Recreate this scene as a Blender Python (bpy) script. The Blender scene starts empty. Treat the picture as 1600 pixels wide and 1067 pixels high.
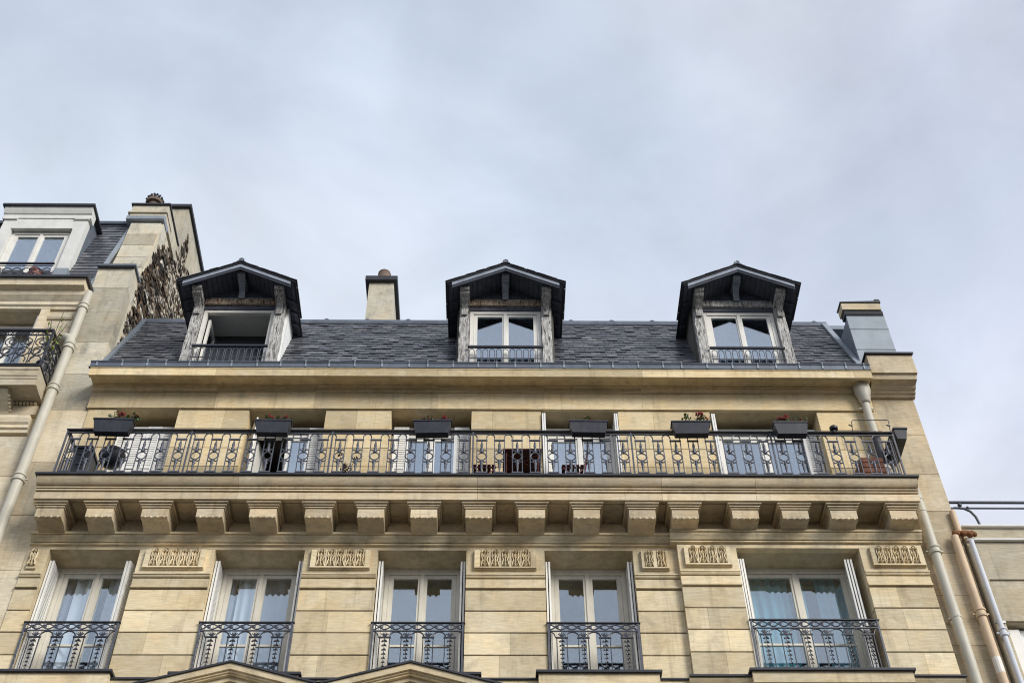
import bpy, bmesh, math, random
from mathutils import Vector, Matrix
random.seed(7)
S = bpy.context.scene
COL = S.collection
PI = math.pi
rad = math.radians

# ------------------------------------------------------------------ camera
cam = bpy.data.cameras.new('camera')
cam.sensor_width = 36.0
cam.lens = 45.0
cam.clip_end = 3000
camo = bpy.data.objects.new('camera', cam)
COL.objects.link(camo)
camo.location = (0, -16.4, 1.6)
camo.rotation_mode = 'XYZ'
camo.matrix_world = Matrix.Translation((0, -16.4, 1.6)) @ (Matrix.Rotation(rad(-1.135), 4, 'Z')
                    @ Matrix.Rotation(rad(90 + 48.514), 4, 'X') @ Matrix.Rotation(rad(-0.585), 4, 'Z'))
S.camera = camo

# ------------------------------------------------------------------ light, sky, exposure
SUN_EL, SUN_AZ = 27.0, 137.0          # azimuth from +Y clockwise: behind the camera, over the street to the right
w = bpy.data.worlds.new('World')
S.world = w
w.use_nodes = True
nt = w.node_tree
nt.nodes.clear()
def wn(t, **k):
    n = nt.nodes.new(t)
    for a, b in k.items():
        setattr(n, a, b)
    return n
wo = wn('ShaderNodeOutputWorld'); bg = wn('ShaderNodeBackground')
sky = wn('ShaderNodeTexSky', sky_type='NISHITA', sun_disc=False)
sky.sun_elevation = rad(SUN_EL); sky.sun_rotation = rad(SUN_AZ)
tc = wn('ShaderNodeTexCoord')
mp = wn('ShaderNodeMapping'); mp.inputs['Scale'].default_value = (1.0, 1.0, 1.7); mp.inputs['Location'].default_value = (11.54, 6.47, 8.13)
nz = wn('ShaderNodeTexNoise'); nz.inputs['Scale'].default_value = 2.3; nz.inputs['Detail'].default_value = 7; nz.inputs['Roughness'].default_value = .5; nz.inputs['Distortion'].default_value = .35
nz2 = wn('ShaderNodeTexNoise'); nz2.inputs['Scale'].default_value = 1.5; nz2.inputs['Detail'].default_value = 4; nz2.inputs['Roughness'].default_value = .5
cr = wn('ShaderNodeValToRGB'); e = cr.color_ramp.elements
e[0].position = .36; e[0].color = (4.86, 5.35, 6.40, 1)
e[1].position = .64; e[1].color = (7.0, 7.4, 8.2, 1)
x = cr.color_ramp.elements.new(.5); x.color = (5.93, 6.35, 7.32, 1)
tint = wn('ShaderNodeMix', data_type='RGBA', blend_type='MULTIPLY')
nz3 = wn('ShaderNodeTexNoise'); nz3.inputs['Scale'].default_value = 4.6; nz3.inputs['Detail'].default_value = 5; nz3.inputs['Roughness'].default_value = .55; nz3.inputs['Distortion'].default_value = .5
mot = wn('ShaderNodeMapRange'); mot.inputs['From Min'].default_value = .3; mot.inputs['From Max'].default_value = .7; mot.inputs['To Min'].default_value = .90; mot.inputs['To Max'].default_value = 1.11
cr2 = wn('ShaderNodeValToRGB'); e = cr2.color_ramp.elements
e[0].position = .36; e[0].color = (.97, 1.03, 1.07, 1)
e[1].position = .62; e[1].color = (1.02, .995, 1.0, 1)
mixs = wn('ShaderNodeMix', data_type='RGBA'); mixs.inputs['Factor'].default_value = .94
L = nt.links.new
L(tc.outputs['Generated'], mp.inputs[0]); L(mp.outputs[0], nz.inputs['Vector']); L(mp.outputs[0], nz2.inputs['Vector'])
L(mp.outputs[0], nz3.inputs['Vector']); L(nz3.outputs[0], mot.inputs['Value'])
L(nz.outputs[0], cr.inputs[0]); L(nz2.outputs[0], cr2.inputs[0])
tint.inputs['Factor'].default_value = 1
L(cr.outputs[0], tint.inputs['A']); L(cr2.outputs[0], tint.inputs['B'])
L(sky.outputs[0], mixs.inputs['A']); L(tint.outputs['Result'], mixs.inputs['B'])
sxyz = wn('ShaderNodeSeparateXYZ'); L(tc.outputs['Generated'], sxyz.inputs[0])
grad = wn('ShaderNodeMapRange'); grad.inputs['From Min'].default_value = .35; grad.inputs['From Max'].default_value = 1.0
grad.inputs['To Min'].default_value = 1.17; grad.inputs['To Max'].default_value = .87     # an overcast sky pales towards the horizon
L(sxyz.outputs['Z'], grad.inputs['Value'])
gmm = wn('ShaderNodeMath', operation='MULTIPLY'); L(grad.outputs[0], gmm.inputs[0]); L(mot.outputs[0], gmm.inputs[1])
gm_ = wn('ShaderNodeVectorMath', operation='SCALE'); L(mixs.outputs['Result'], gm_.inputs[0]); L(gmm.outputs[0], gm_.inputs['Scale'])
L(gm_.outputs[0], bg.inputs[0]); bg.inputs[1].default_value = .053
L(bg.outputs[0], wo.inputs[0])

sl = bpy.data.lights.new('sun', 'SUN'); sl.energy = 1.5; sl.angle = rad(26); sl.color = (1.0, .965, .91)
so = bpy.data.objects.new('sun', sl); COL.objects.link(so)
az = rad(SUN_AZ); el = rad(SUN_EL)
d = Vector((math.sin(az) * math.cos(el), math.cos(az) * math.cos(el), math.sin(el)))
so.rotation_euler = d.to_track_quat('Z', 'Y').to_euler()
so.location = (0, -20, 40)
S.view_settings.view_transform = 'Standard'
S.view_settings.look = 'None'
S.view_settings.gamma = 1
S.view_settings.use_curve_mapping = False
S.view_settings.exposure = 1.12
S.cycles.max_bounces = 6
S.cycles.filter_width = 1.1
S.cycles.transparent_max_bounces = 12

# ------------------------------------------------------------------ materials
class N:
    """tiny node-material writer"""
    def __init__(s, name, rough=.8, spec=.4, metal=0):
        s.m = bpy.data.materials.new(name); s.m.use_nodes = True
        s.t = s.m.node_tree; s.b = s.t.nodes['Principled BSDF']
        s.b.inputs['Roughness'].default_value = rough
        s.b.inputs['Specular IOR Level'].default_value = spec
        s.b.inputs['Metallic'].default_value = metal
        s.geo = s.t.nodes.new('ShaderNodeNewGeometry')
    def n(s, t, **k):
        n = s.t.nodes.new(t)
        for a, b in k.items():
            setattr(n, a, b)
        return n
    def noise(s, sc, scale3=(1, 1, 1), detail=5, rough=.55, dist=0, loc=(0, 0, 0)):
        m = s.n('ShaderNodeMapping'); m.inputs['Scale'].default_value = scale3; m.inputs['Location'].default_value = loc
        s.t.links.new(s.geo.outputs['Position'], m.inputs[0])
        n = s.n('ShaderNodeTexNoise'); n.inputs['Scale'].default_value = sc; n.inputs['Detail'].default_value = detail
        n.inputs['Roughness'].default_value = rough; n.inputs['Distortion'].default_value = dist
        s.t.links.new(m.outputs[0], n.inputs['Vector'])
        return n.outputs[0]
    def ramp(s, src, stops):
        r = s.n('ShaderNodeValToRGB'); el = r.color_ramp.elements
        while len(el) < len(stops):
            el.new(.5)
        for e, (p, c) in zip(el, stops):
            e.position = p; e.color = (c, c, c, 1) if not isinstance(c, tuple) else (*c, 1)
        s.t.links.new(src, r.inputs[0])
        return r.outputs[0]
    def mix(s, a, b, fac=1.0, mode='MIX'):
        x = s.n('ShaderNodeMix', data_type='RGBA', blend_type=mode)
        for k, v in (('Factor', fac), ('A', a), ('B', b)):
            if isinstance(v, (int, float)):
                if k == 'Factor': x.inputs[k].default_value = v
                else: x.inputs[k].default_value = (v, v, v, 1)
            elif isinstance(v, tuple):
                x.inputs[k].default_value = (*v, 1)
            else:
                s.t.links.new(v, x.inputs[k])
        return x.outputs['Result']
    def bump(s, src, strength=.3, dist=.01):
        b = s.n('ShaderNodeBump'); b.inputs['Strength'].default_value = strength; b.inputs['Distance'].default_value = dist
        s.t.links.new(src, b.inputs['Height'])
        s.t.links.new(b.outputs[0], s.b.inputs['Normal'])
    def base(s, c):
        if isinstance(c, tuple): s.b.inputs['Base Color'].default_value = (*c, 1)
        else: s.t.links.new(c, s.b.inputs['Base Color'])
    def rough(s, c):
        s.t.links.new(c, s.b.inputs['Roughness'])
    def rnd(s):
        """a random value per object and per loose piece"""
        o = s.n('ShaderNodeObjectInfo')
        a = s.n('ShaderNodeMath', operation='ADD'); f = s.n('ShaderNodeMath', operation='FRACT')
        s.t.links.new(o.outputs['Random'], a.inputs[0]); s.t.links.new(s.geo.outputs['Random Per Island'], a.inputs[1])
        s.t.links.new(a.outputs[0], f.inputs[0])
        return f.outputs[0]

def stone(name, c1, c2, stain=(.16, .125, .08), stain_amt=.6, pit=.7, var=.27):
    m = N(name, rough=.85, spec=.25)
    big = m.ramp(m.noise(.9, (1, 1, 1.3), 4), [(.32, c1), (.68, c2)])
    grain = m.ramp(m.noise(5, (1, 1, 7), 4, .65), [(.3, .76), (.62, 1.1)])
    c = m.mix(big, grain, .75, 'MULTIPLY')
    r = m.ramp(m.rnd(), [(0, 1 - var), (1, 1 + var * .6)])
    c = m.mix(c, r, 1, 'MULTIPLY')
    warm = m.ramp(m.noise(2.2, (1, 1, 1), 3, loc=(9, 2, 5)), [(.35, (1, 1, 1)), (.75, (1.06, .95, .80))])
    c = m.mix(c, warm, .8, 'MULTIPLY')
    st = m.ramp(m.noise(1.5, (1.5, 1.5, 1.0), 5, .66, .4, (4, 0, 2)), [(.52, 0), (.80, stain_amt)])
    c = m.mix(c, stain, st)
    rain = m.ramp(m.noise(2.4, (3.5, 3.5, .28), 5, .62, .2, (6, 1, 8)), [(.54, 0), (.80, .42)])
    c = m.mix(c, tuple(k * .75 for k in stain), rain)
    pale = m.ramp(m.noise(3.1, (1, 1, 1.6), 5, .6, .6, (2, 11, 4)), [(.58, 0), (.72, .30)])
    c = m.mix(c, (.82, .75, .60), pale)
    pits = m.ramp(m.noise(26, (1, 1, 2.2), 3, .6), [(.66, 0), (.74, pit)])
    blot = m.ramp(m.noise(1.3, (1, 1, 1), 2, loc=(1, 7, 3)), [(.45, 0), (.65, 1)])
    pm = m.n('ShaderNodeMath', operation='MULTIPLY'); m.t.links.new(pits, pm.inputs[0]); m.t.links.new(blot, pm.inputs[1])
    c = m.mix(c, (.13, .085, .045), pm.outputs[0])
    m.base(c)
    m.bump(m.noise(30, (1, 1, 2.5), 3, .7), .4, .006)
    return m.m

def flat(name, col, rough=.6, spec=.4, metal=0, var=.12, sc=3.0, bump=0, dirt=0, dirtc=(.05, .045, .04)):
    m = N(name, rough, spec, metal)
    v = m.ramp(m.noise(sc, (1, 1, 1), 5), [(.3, tuple(k * (1 - var) for k in col)), (.7, tuple(min(1, k * (1 + var)) for k in col))])
    if dirt:
        f = m.ramp(m.noise(2.5, (3, 3, .8), 6, .65, .3), [(.48, 0), (.75, dirt)])
        v = m.mix(v, dirtc, f)
    m.base(v)
    if bump:
        m.bump(m.noise(sc * 8, (1, 1, 1), 4), bump, .004)
    return m.m

M = {}
M['stone'] = stone('limestone', (.635, .54, .355), (.745, .645, .445))
M['stone_up'] = stone('pale_limestone', (.60, .495, .305), (.68, .57, .365), stain_amt=.4)
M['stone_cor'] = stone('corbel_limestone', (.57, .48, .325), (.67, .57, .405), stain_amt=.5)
M['render_l'] = stone('weathered_render', (.46, .43, .345), (.60, .565, .46), stain=(.17, .16, .13), stain_amt=.95, pit=.8)
M['render_r'] = stone('ochre_render', (.44, .37, .255), (.57, .485, .34), stain=(.20, .16, .11), stain_amt=.6, var=.22)
M['stone_nb'] = stone('neighbour_limestone', (.58, .51, .375), (.70, .63, .48), stain_amt=.4)
M['conc'] = stone('grey_render', (.43, .385, .285), (.54, .485, .37), stain=(.16, .145, .115), stain_amt=.5, var=.04)
M['joint'] = flat('shaded_mortar', (.055, .045, .032), .95, .1)  # joint mortar, with the shade of deeper grooves put into its near-black colour
M['white'] = flat('white_paint', (.74, .72, .66), .45, .4, var=.05, dirt=.25, dirtc=(.35, .33, .28))
M['cream'] = flat('cream_paint', (.64, .60, .50), .5, .4, var=.06, dirt=.35, dirtc=(.30, .27, .21))
M['louver'] = flat('shutter_paint', (.80, .79, .745), .5, .35, var=.06, dirt=.3, dirtc=(.40, .37, .31))
M['plaster'] = flat('white_plaster', (.66, .66, .62), .8, .2, var=.07, dirt=.3, dirtc=(.4, .4, .38), bump=.2)
M['pipe'] = flat('grey_pipe_paint', (.52, .49, .40), .5, .35, var=.06, dirt=.35, dirtc=(.30, .26, .19))
M['pipe_black'] = flat('black_cast_iron', (.02, .021, .026), .45, .5)
M['pipe_grey'] = flat('grey_plastic_pipe', (.20, .22, .25), .45, .4)
M['pipe_tan'] = flat('salmon_pipe_paint', (.60, .45, .295), .6, .3, var=.08, dirt=.35, dirtc=(.70, .55, .42))
M['pipe_zinc'] = flat('pale_zinc_pipe', (.60, .62, .65), .7, .25, var=.06)
M['iron'] = flat('black_blue_iron', (.022, .025, .036), .42, .5, var=.25, sc=12)
M['iron_l'] = flat('grey_painted_iron', (.07, .077, .097), .42, .5, var=.25, sc=12)
M['zinc'] = flat('zinc_sheet', (.20, .235, .275), .42, .5, .35, var=.15, dirt=.35, dirtc=(.12, .135, .155))
M['zinc_p'] = flat('pale_zinc_sheet', (.27, .305, .335), .5, .4, .2, var=.12, dirt=.3, dirtc=(.2, .24, .27))
M['zinc_d'] = flat('dark_zinc_edge', (.03, .032, .038), .5, .4, var=.2)
M['lead'] = flat('gutter_zinc', (.13, .15, .18), .4, .5, .3, var=.2, dirt=.4, dirtc=(.05, .055, .07))
M['boards'] = flat('dark_soffit_paint', (.07, .077, .098), .6, .3, var=.25, sc=6)
M['fascia'] = flat('grey_blue_fascia_paint', (.255, .285, .33), .45, .4, var=.18, sc=5, dirt=.3, dirtc=(.06, .06, .07))
M['planter'] = flat('anthracite_plastic', (.021, .023, .032), .5, .4, var=.25, sc=7, dirt=.5, dirtc=(.075, .075, .08))
M['rust'] = flat('rusty_iron', (.20, .09, .04), .9, .2, var=.5, sc=18, bump=.4)
M['clay'] = flat('sooty_clay', (.17, .125, .095), .85, .2, var=.25)
M['redwood'] = flat('dark_red_wood', (.075, .022, .022), .55, .3, var=.25)
M['redbar'] = flat('red_brown_metal', (.27, .10, .085), .5, .4)
M['crate'] = flat('red_brown_wood', (.21, .085, .05), .7, .3, var=.3, sc=6)
M['leaf'] = flat('green_leaf', (.055, .085, .025), .6, .3, var=.4, sc=9)
M['leaf_y'] = flat('yellow_green_leaf', (.20, .26, .05), .6, .3, var=.4, sc=9)
M['leaf_d'] = flat('dark_purple_leaf', (.045, .022, .025), .6, .3, var=.4, sc=9)
M['petal'] = flat('red_geranium_petal', (.25, .02, .028), .6, .2, var=.3, sc=9)
M['curt'] = flat('white_voile', (.84, .85, .86), .9, .1, var=.06)
M['curt_g'] = flat('grey_drape', (.34, .34, .37), .9, .1, var=.1)
M['curt_t'] = flat('teal_drape', (.17, .46, .52), .9, .1, var=.12)
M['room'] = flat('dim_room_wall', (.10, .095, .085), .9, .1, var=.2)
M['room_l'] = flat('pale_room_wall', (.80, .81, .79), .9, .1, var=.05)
M['asphalt'] = flat('asphalt', (.05, .05, .052), .9, .2, var=.3, sc=8, bump=.4)
M['paving'] = flat('pavement', (.24, .23, .21), .9, .2, var=.2, sc=4)
M['blind'] = flat('roller_blind_box', (.36, .35, .31), .6, .3, var=.06)

def slate_mat():
    m = N('slate', .36, .55)
    r = m.rnd()
    c = m.ramp(r, [(0, (.055, .059, .070)), (.4, (.082, .086, .099)), (.85, (.115, .119, .131)), (1, (.17, .172, .18))])
    n = m.ramp(m.noise(9, (1, 1, 1), 4), [(.3, .82), (.7, 1.16)])
    m.base(m.mix(c, n, 1, 'MULTIPLY'))
    m.rough(m.ramp(m.noise(7, (1, 1, 1), 4, loc=(3, 3, 3)), [(.3, .28), (.7, .52)]))
    m.bump(m.noise(40, (1, 1, 1), 4), .25, .004)
    return m.m
M['slate'] = slate_mat()

def peel_mat(name, a, b, c):
    m = N(name, .8, .25)
    n1 = m.noise(5, (5.5, 5.5, .8), 6, .6, .5)
    col = m.ramp(n1, [(.33, b), (.40, c), (.47, a), (.62, c), (.70, b)])
    f = m.ramp(m.noise(9, (4, 4, .5), 5, .6, .3), [(.38, .6), (.62, 1.12)])
    m.base(m.mix(col, f, 1, 'MULTIPLY'))
    m.bump(n1, .9, .02)
    return m.m
M['peel'] = peel_mat('peeling_grey_paint', (.60, .59, .56), (.07, .06, .052), (.27, .255, .23))
M['peel_b'] = peel_mat('bare_brown_wood', (.50, .43, .34), (.05, .03, .018), (.23, .13, .07))

def glass_mat(name, tintc, fac):
    m = bpy.data.materials.new(name); m.use_nodes = True
    t = m.node_tree; t.nodes.clear()
    o = t.nodes.new('ShaderNodeOutputMaterial'); mx = t.nodes.new('ShaderNodeMixShader')
    g = t.nodes.new('ShaderNodeBsdfGlossy'); g.inputs['Roughness'].default_value = .008
    g.inputs['Color'].default_value = (.87, .95, 1, 1)
    tr = t.nodes.new('ShaderNodeBsdfTransparent'); tr.inputs[0].default_value = (*tintc, 1)
    geo = t.nodes.new('ShaderNodeNewGeometry')
    nz = t.nodes.new('ShaderNodeTexNoise'); nz.inputs['Scale'].default_value = 1.6; nz.inputs['Detail'].default_value = 2
    bp = t.nodes.new('ShaderNodeBump'); bp.inputs['Strength'].default_value = .05; bp.inputs['Distance'].default_value = .03
    t.links.new(geo.outputs['Position'], nz.inputs['Vector']); t.links.new(nz.outputs[0], bp.inputs['Height'])
    t.links.new(bp.outputs[0], g.inputs['Normal'])
    # Schlick reflectance, the same from both sides of the sheet
    def mt(op, a, b_):
        n = t.nodes.new('ShaderNodeMath'); n.operation = op
        for k, v in ((0, a), (1, b_)):
            if v is None: continue
            if isinstance(v, (int, float)): n.inputs[k].default_value = v
            else: t.links.new(v, n.inputs[k])
        return n.outputs[0]
    dt = t.nodes.new('ShaderNodeVectorMath'); dt.operation = 'DOT_PRODUCT'
    t.links.new(geo.outputs['Normal'], dt.inputs[0]); t.links.new(geo.outputs['Incoming'], dt.inputs[1])
    sch = mt('POWER', mt('SUBTRACT', 1.0, mt('ABSOLUTE', dt.outputs['Value'], None)), 5.0)
    fr_ = mt('ADD', mt('MULTIPLY', sch, 1 - fac), fac)
    t.links.new(fr_, mx.inputs[0]); t.links.new(tr.outputs[0], mx.inputs[1]); t.links.new(g.outputs[0], mx.inputs[2])
    t.links.new(mx.outputs[0], o.inputs[0])
    return m
M['glass'] = glass_mat('window_glass', (.92, .95, .97), .235)
M['glass_b'] = glass_mat('coated_glass', (.86, .93, .98), .40)

# ------------------------------------------------------------------ mesh builder
class MB:
    def __init__(s):
        s.v = []; s.f = []
    def add(s, vs, fs):
        o = len(s.v); s.v += [tuple(p) for p in vs]; s.f += [tuple(i + o for i in f) for f in fs]
        return s
    def box(s, x0, x1, y0, y1, z0, z1):
        return s.add([(x0, y0, z0), (x1, y0, z0), (x1, y1, z0), (x0, y1, z0), (x0, y0, z1), (x1, y0, z1), (x1, y1, z1), (x0, y1, z1)],
                     [(0, 3, 2, 1), (4, 5, 6, 7), (0, 1, 5, 4), (1, 2, 6, 5), (2, 3, 7, 6), (3, 0, 4, 7)])
    def hexa(s, p):
        return s.add(p, [(0, 3, 2, 1), (4, 5, 6, 7), (0, 1, 5, 4), (1, 2, 6, 5), (2, 3, 7, 6), (3, 0, 4, 7)])
    def _prism(s, a, b):
        n = len(a)
        return s.add(a + b, [tuple(range(n))[::-1], tuple(range(n, 2 * n))] + [(i, (i + 1) % n, n + (i + 1) % n, n + i) for i in range(n)])
    def px(s, prof, x0, x1):      # profile (y,z) along x
        return s._prism([(x0, y, z) for y, z in prof], [(x1, y, z) for y, z in prof])
    def py(s, prof, y0, y1):      # profile (x,z) along y
        return s._prism([(x, y0, z) for x, z in prof], [(x, y1, z) for x, z in prof])
    def pz(s, prof, z0, z1):
        return s._prism([(x, y, z0) for x, y in prof], [(x, y, z1) for x, y in prof])
    def tube(s, pts, r, n=6, closed=False, flat=None):
        pts = [Vector(p) for p in pts]; rings = []; k = len(pts)
        for i, p in enumerate(pts):
            if closed: t = pts[(i + 1) % k] - pts[i - 1]
            else: t = pts[min(i + 1, k - 1)] - pts[max(i - 1, 0)]
            t.normalize()
            up = Vector((0, 1, 0)) if abs(t.y) < .9 else Vector((1, 0, 0))
            a = t.cross(up).normalized(); b = t.cross(a).normalized()
            rr = r[i] if isinstance(r, (list, tuple)) else r
            rings.append([p + a * (rr * math.cos(2 * PI * j / n + PI / n)) + b * (rr * (flat or 1) * math.sin(2 * PI * j / n + PI / n)) for j in range(n)])
        vs = [q for g in rings for q in g]; fs = []
        m = k if closed else k - 1
        for i in range(m):
            i2 = (i + 1) % k
            for j in range(n):
                fs.append((i * n + j, i * n + (j + 1) % n, i2 * n + (j + 1) % n, i2 * n + j))
        if not closed:
            fs += [tuple(range(n))[::-1], tuple(range((k - 1) * n, k * n))]
        return s.add(vs, fs)
    def lathe(s, prof, c, n=10, sx=1, sy=1):   # profile (r,z)
        vs = []; fs = []; k = len(prof)
        for r, z in prof:
            r = max(r, .0004)
            vs += [(c[0] + sx * r * math.cos(2 * PI * j / n), c[1] + sy * r * math.sin(2 * PI * j / n), c[2] + z) for j in range(n)]
        for i in range(k - 1):
            for j in range(n):
                fs.append((i * n + j, i * n + (j + 1) % n, (i + 1) * n + (j + 1) % n, (i + 1) * n + j))
        fs += [tuple(range(n))[::-1], tuple(range((k - 1) * n, k * n))]
        return s.add(vs, fs)
    def ball(s, c, r, n=6, sx=1, sy=1, sz=1):
        return s.lathe([(r * math.sin(PI * i / 4), -r * sz * math.cos(PI * i / 4)) for i in range(5)], c, n, sx, sy)
    def ring(s, c, r, t, n=14, m=5, rz=None):    # circle in the x-z plane
        rz = rz or r
        return s.tube([(c[0] + r * math.cos(2 * PI * i / n), c[1], c[2] + rz * math.sin(2 * PI * i / n)) for i in range(n)], t, m, True)
    def arc(s, c, r, a0, a1, t, n=8, m=5, rz=None):
        rz = rz or r
        return s.tube([(c[0] + r * math.cos(rad(a0 + (a1 - a0) * i / n)), c[1], c[2] + rz * math.sin(rad(a0 + (a1 - a0) * i / n))) for i in range(n + 1)], t, m)
    def mesh(s, name, mats, smooth=None):
        me = bpy.data.meshes.new(name); me.from_pydata(s.v, [], s.f)
        bm = bmesh.new(); bm.from_mesh(me); bmesh.ops.recalc_face_normals(bm, faces=bm.faces); bm.to_mesh(me); bm.free()
        for m in (mats if isinstance(mats, (list, tuple)) else [mats]):
            me.materials.append(M[m] if isinstance(m, str) else m)
        if smooth is not None:
            me.shade_smooth(); me.set_sharp_from_angle(angle=rad(smooth))
        return me

def link(name, me, parent=None, loc=None):
    o = bpy.data.objects.new(name, me); COL.objects.link(o)
    if loc is not None: o.location = loc
    if parent is not None:
        o.parent = parent
        if parent.parent is None:
            o.matrix_parent_inverse = Matrix.Translation(-Vector(parent.location))
    return o
def obj(name, mb, mat, parent=None, smooth=None, loc=None):
    return link(name, mb.mesh(name, mat, smooth), parent, loc)
def tag(o, label=None, cat=None, group=None, kind=None):
    if label: o['label'] = label
    if cat: o['category'] = cat
    if group: o['group'] = group
    if kind: o['kind'] = kind
    return o
def thing(name, loc, label, cat, group=None):
    o = bpy.data.objects.new(name, None); COL.objects.link(o); o.location = loc; o.empty_display_size = .2
    return tag(o, label, cat, group)
def part(name, parent, label=None):
    """an Empty that stands for a part made of sub-parts"""
    o = bpy.data.objects.new(name, None); COL.objects.link(o); o.parent = parent; o.empty_display_size = .1
    o.matrix_parent_inverse = Matrix.Translation(-Vector(parent.location))
    if label: o['label'] = label
    return o

def block(x0, x1, y, z0, z1, depth=.03, ch=.007, gap=.006, gx=.0015):
    """an ashlar block with chamfered long edges, face at y"""
    z0 += gap; z1 -= gap
    return MB().px([(y + depth, z0), (y + ch, z0), (y, z0 + ch), (y, z1 - ch), (y + ch, z1), (y + depth, z1)], x0 + gx, x1 - gx)

# ================================================================== ground
g = MB(); g.add([(-1500, -1500, 0), (1500, -1500, 0), (1500, 1500, 0), (-1500, 1500, 0)], [(0, 1, 2, 3)])
tag(obj('street', g, 'asphalt'), kind='structure')
g = MB(); g.box(-60, 60, -3.2, -.02, -.05, .14)
tag(obj('pavement', g, 'paving'), kind='structure')
g = MB(); g.box(-60, 60, -21.5, -14.6, -.05, .14)
tag(obj('pavement', g, 'paving'), kind='structure')

# ================================================================== main building
B = thing('apartment_building', (0, 0, 0), 'cream limestone apartment building with slate mansard roof, three gabled dormers and a long balcony', 'building')
XL, XR = -7.57, 6.98
LOW = [(-7.22, -5.755), (-4.537, -3.083), (-1.89, -.453), (.82, 2.258), (3.94, 5.95)]
UPP = [(-6.86, -5.734), (-4.459, -3.066), (-1.879, -.423), (.837, 2.24), (3.915, 5.877)]
Z_SILL, Z_LINT = 12.50, 15.0
Z_FLOOR, Z_LINT2 = 15.99, 18.25
BAY = 2.98
# core walls: piers and lintel strips (face set back behind the ashlar blocks)
def core(name, x0, x1, z0, z1, y0=.0305, y1=.6, mat='joint'):
    return obj(name, MB().box(x0, x1, y0, y1, z0, z1), mat, B)
edges = [XL] + [v for a in LOW for v in a] + [XR]
for i in range(0, len(edges), 2):
    core('wall_core', edges[i] + .001, edges[i + 1] - .001, 12.2, 15.0, mat='stone')
core('wall_core', XL, XR, 15.0005, 15.97, mat='stone')
edges2 = [-7.37] + [v for a in UPP for v in a] + [XR]
for i in range(0, len(edges2), 2):
    core('wall_core', edges2[i] + .001, edges2[i + 1] - .001, 15.971, 18.25, mat='stone_up')
core('wall_core', -7.37, XR, 18.2505, 19.3, mat='stone_up')
obj('lower_wall', MB().box(XL, 7.75, .04, .6, 0, 12.199), 'stone', B)
# inner lining: back of the storeys so no light leaks in
obj('rear_wall', MB().box(-7.4, 7.7, 9.0, 9.2, 0, 22.0), 'conc', B)

def panel_front(x):
    return -.1 if x > BAY else 0.0
# ashlar courses of the window piers (lower storey)
piers = [(XL, -7.22), (-5.755, -4.537), (-3.083, -1.89), (-.453, .82), (2.258, BAY), (BAY, 3.94), (5.95, XR)]
courses = [(12.44, 12.575), (12.575, 12.983), (12.983, 13.391), (13.391, 13.799), (13.799, 14.208)]
for (a, b) in piers:
    y = panel_front((a + b) / 2)
    dep = .03 if y == 0 else .13
    for k, (z0, z1) in enumerate(courses):
        cut = None
        if b - a > .9:
            cut = a + (b - a) * random.choice([.36, .42, .55, .63]) if random.random() < .6 else None
        segs = [(a, b)] if cut is None else [(a, cut), (cut, b)]
        for (s0, s1) in segs:
            obj('stone_block', block(s0, s1, y + random.uniform(0, .002), z0, z1, dep, .008, .008), 'stone', B)
    obj('mortar_bed', MB().box(a + .004, b - .004, y + .016, y + dep - .002, 12.45, 14.2095), 'joint', B)  # dark backing in shallow grooves, its colour standing in for shade
    # moulded band between the courses and the carved frieze
    obj('moulded_band', MB().px([(y + dep, 14.212), (y + .022, 14.212), (y + .022, 14.226), (y - .03, 14.226), (y - .03, 14.252), (y - .01, 14.262), (y - .01, 14.282), (y + .002, 14.29),
                                 (y + .002, 14.418), (y + .022, 14.42), (y + .022, 14.432), (y - .016, 14.434), (y - .03, 14.455), (y - .03, 14.474), (y - .045, 14.476), (y - .045, 14.5), (y + dep, 14.505)], a + .001, b - .001), 'stone', B)
    obj('stone_block', MB().box(a + .001, b - .001, y, y + dep, 14.506, 15.0), 'stone', B)
# strip above the openings
obj('stone_block', MB().box(XL, BAY, .0, .03, 15.001, 15.06), 'stone', B)
obj('stone_block', MB().box(BAY, XR, -.1, .03, 15.001, 15.055), 'stone', B)
for a, b in ((3.94, 5.95),):     # lintel soffit of the projecting bay
    obj('lintel', MB().box(a, b, -.0995, .0295, 14.985, 15.0005), 'stone', B)

# carved panels
orn = MB()
orn.arc((0, -.004, .125), .042, -20, 200, .011, 8, 5)
orn.ball((0, -.005, .125), .026, 6, 1, .6)
for sx in (-1, 1):
    orn.tube([(sx * .045, -.003, .10), (sx * .05, -.004, .03), (sx * .03, -.004, -.03), (sx * .05, -.004, -.09), (sx * .058, -.003, -.14)], [.011, .012, .010, .012, .009], 5)
    orn.tube([(sx * .008, -.004, .07), (sx * .026, -.005, .045), (sx * .012, -.004, .01)], [.008, .011, .006], 5)
    orn.ball((sx * .027, -.004, -.055), .017, 6, 1, .6)
    orn.tube([(sx * .008, -.004, -.14), (sx * .03, -.005, -.115), (sx * .02, -.004, -.09)], [.007, .011, .007], 5)
orn.tube([(0, -.003, .09), (0, -.006, 0), (0, -.003, -.15)], [.009, .012, .007], 5)
orn.v = [(x * 1.02, y * 3.0 - .004, z * 1.06) for x, y, z in orn.v]
orn_me = orn.mesh('carving', 'stone', 60)
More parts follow.
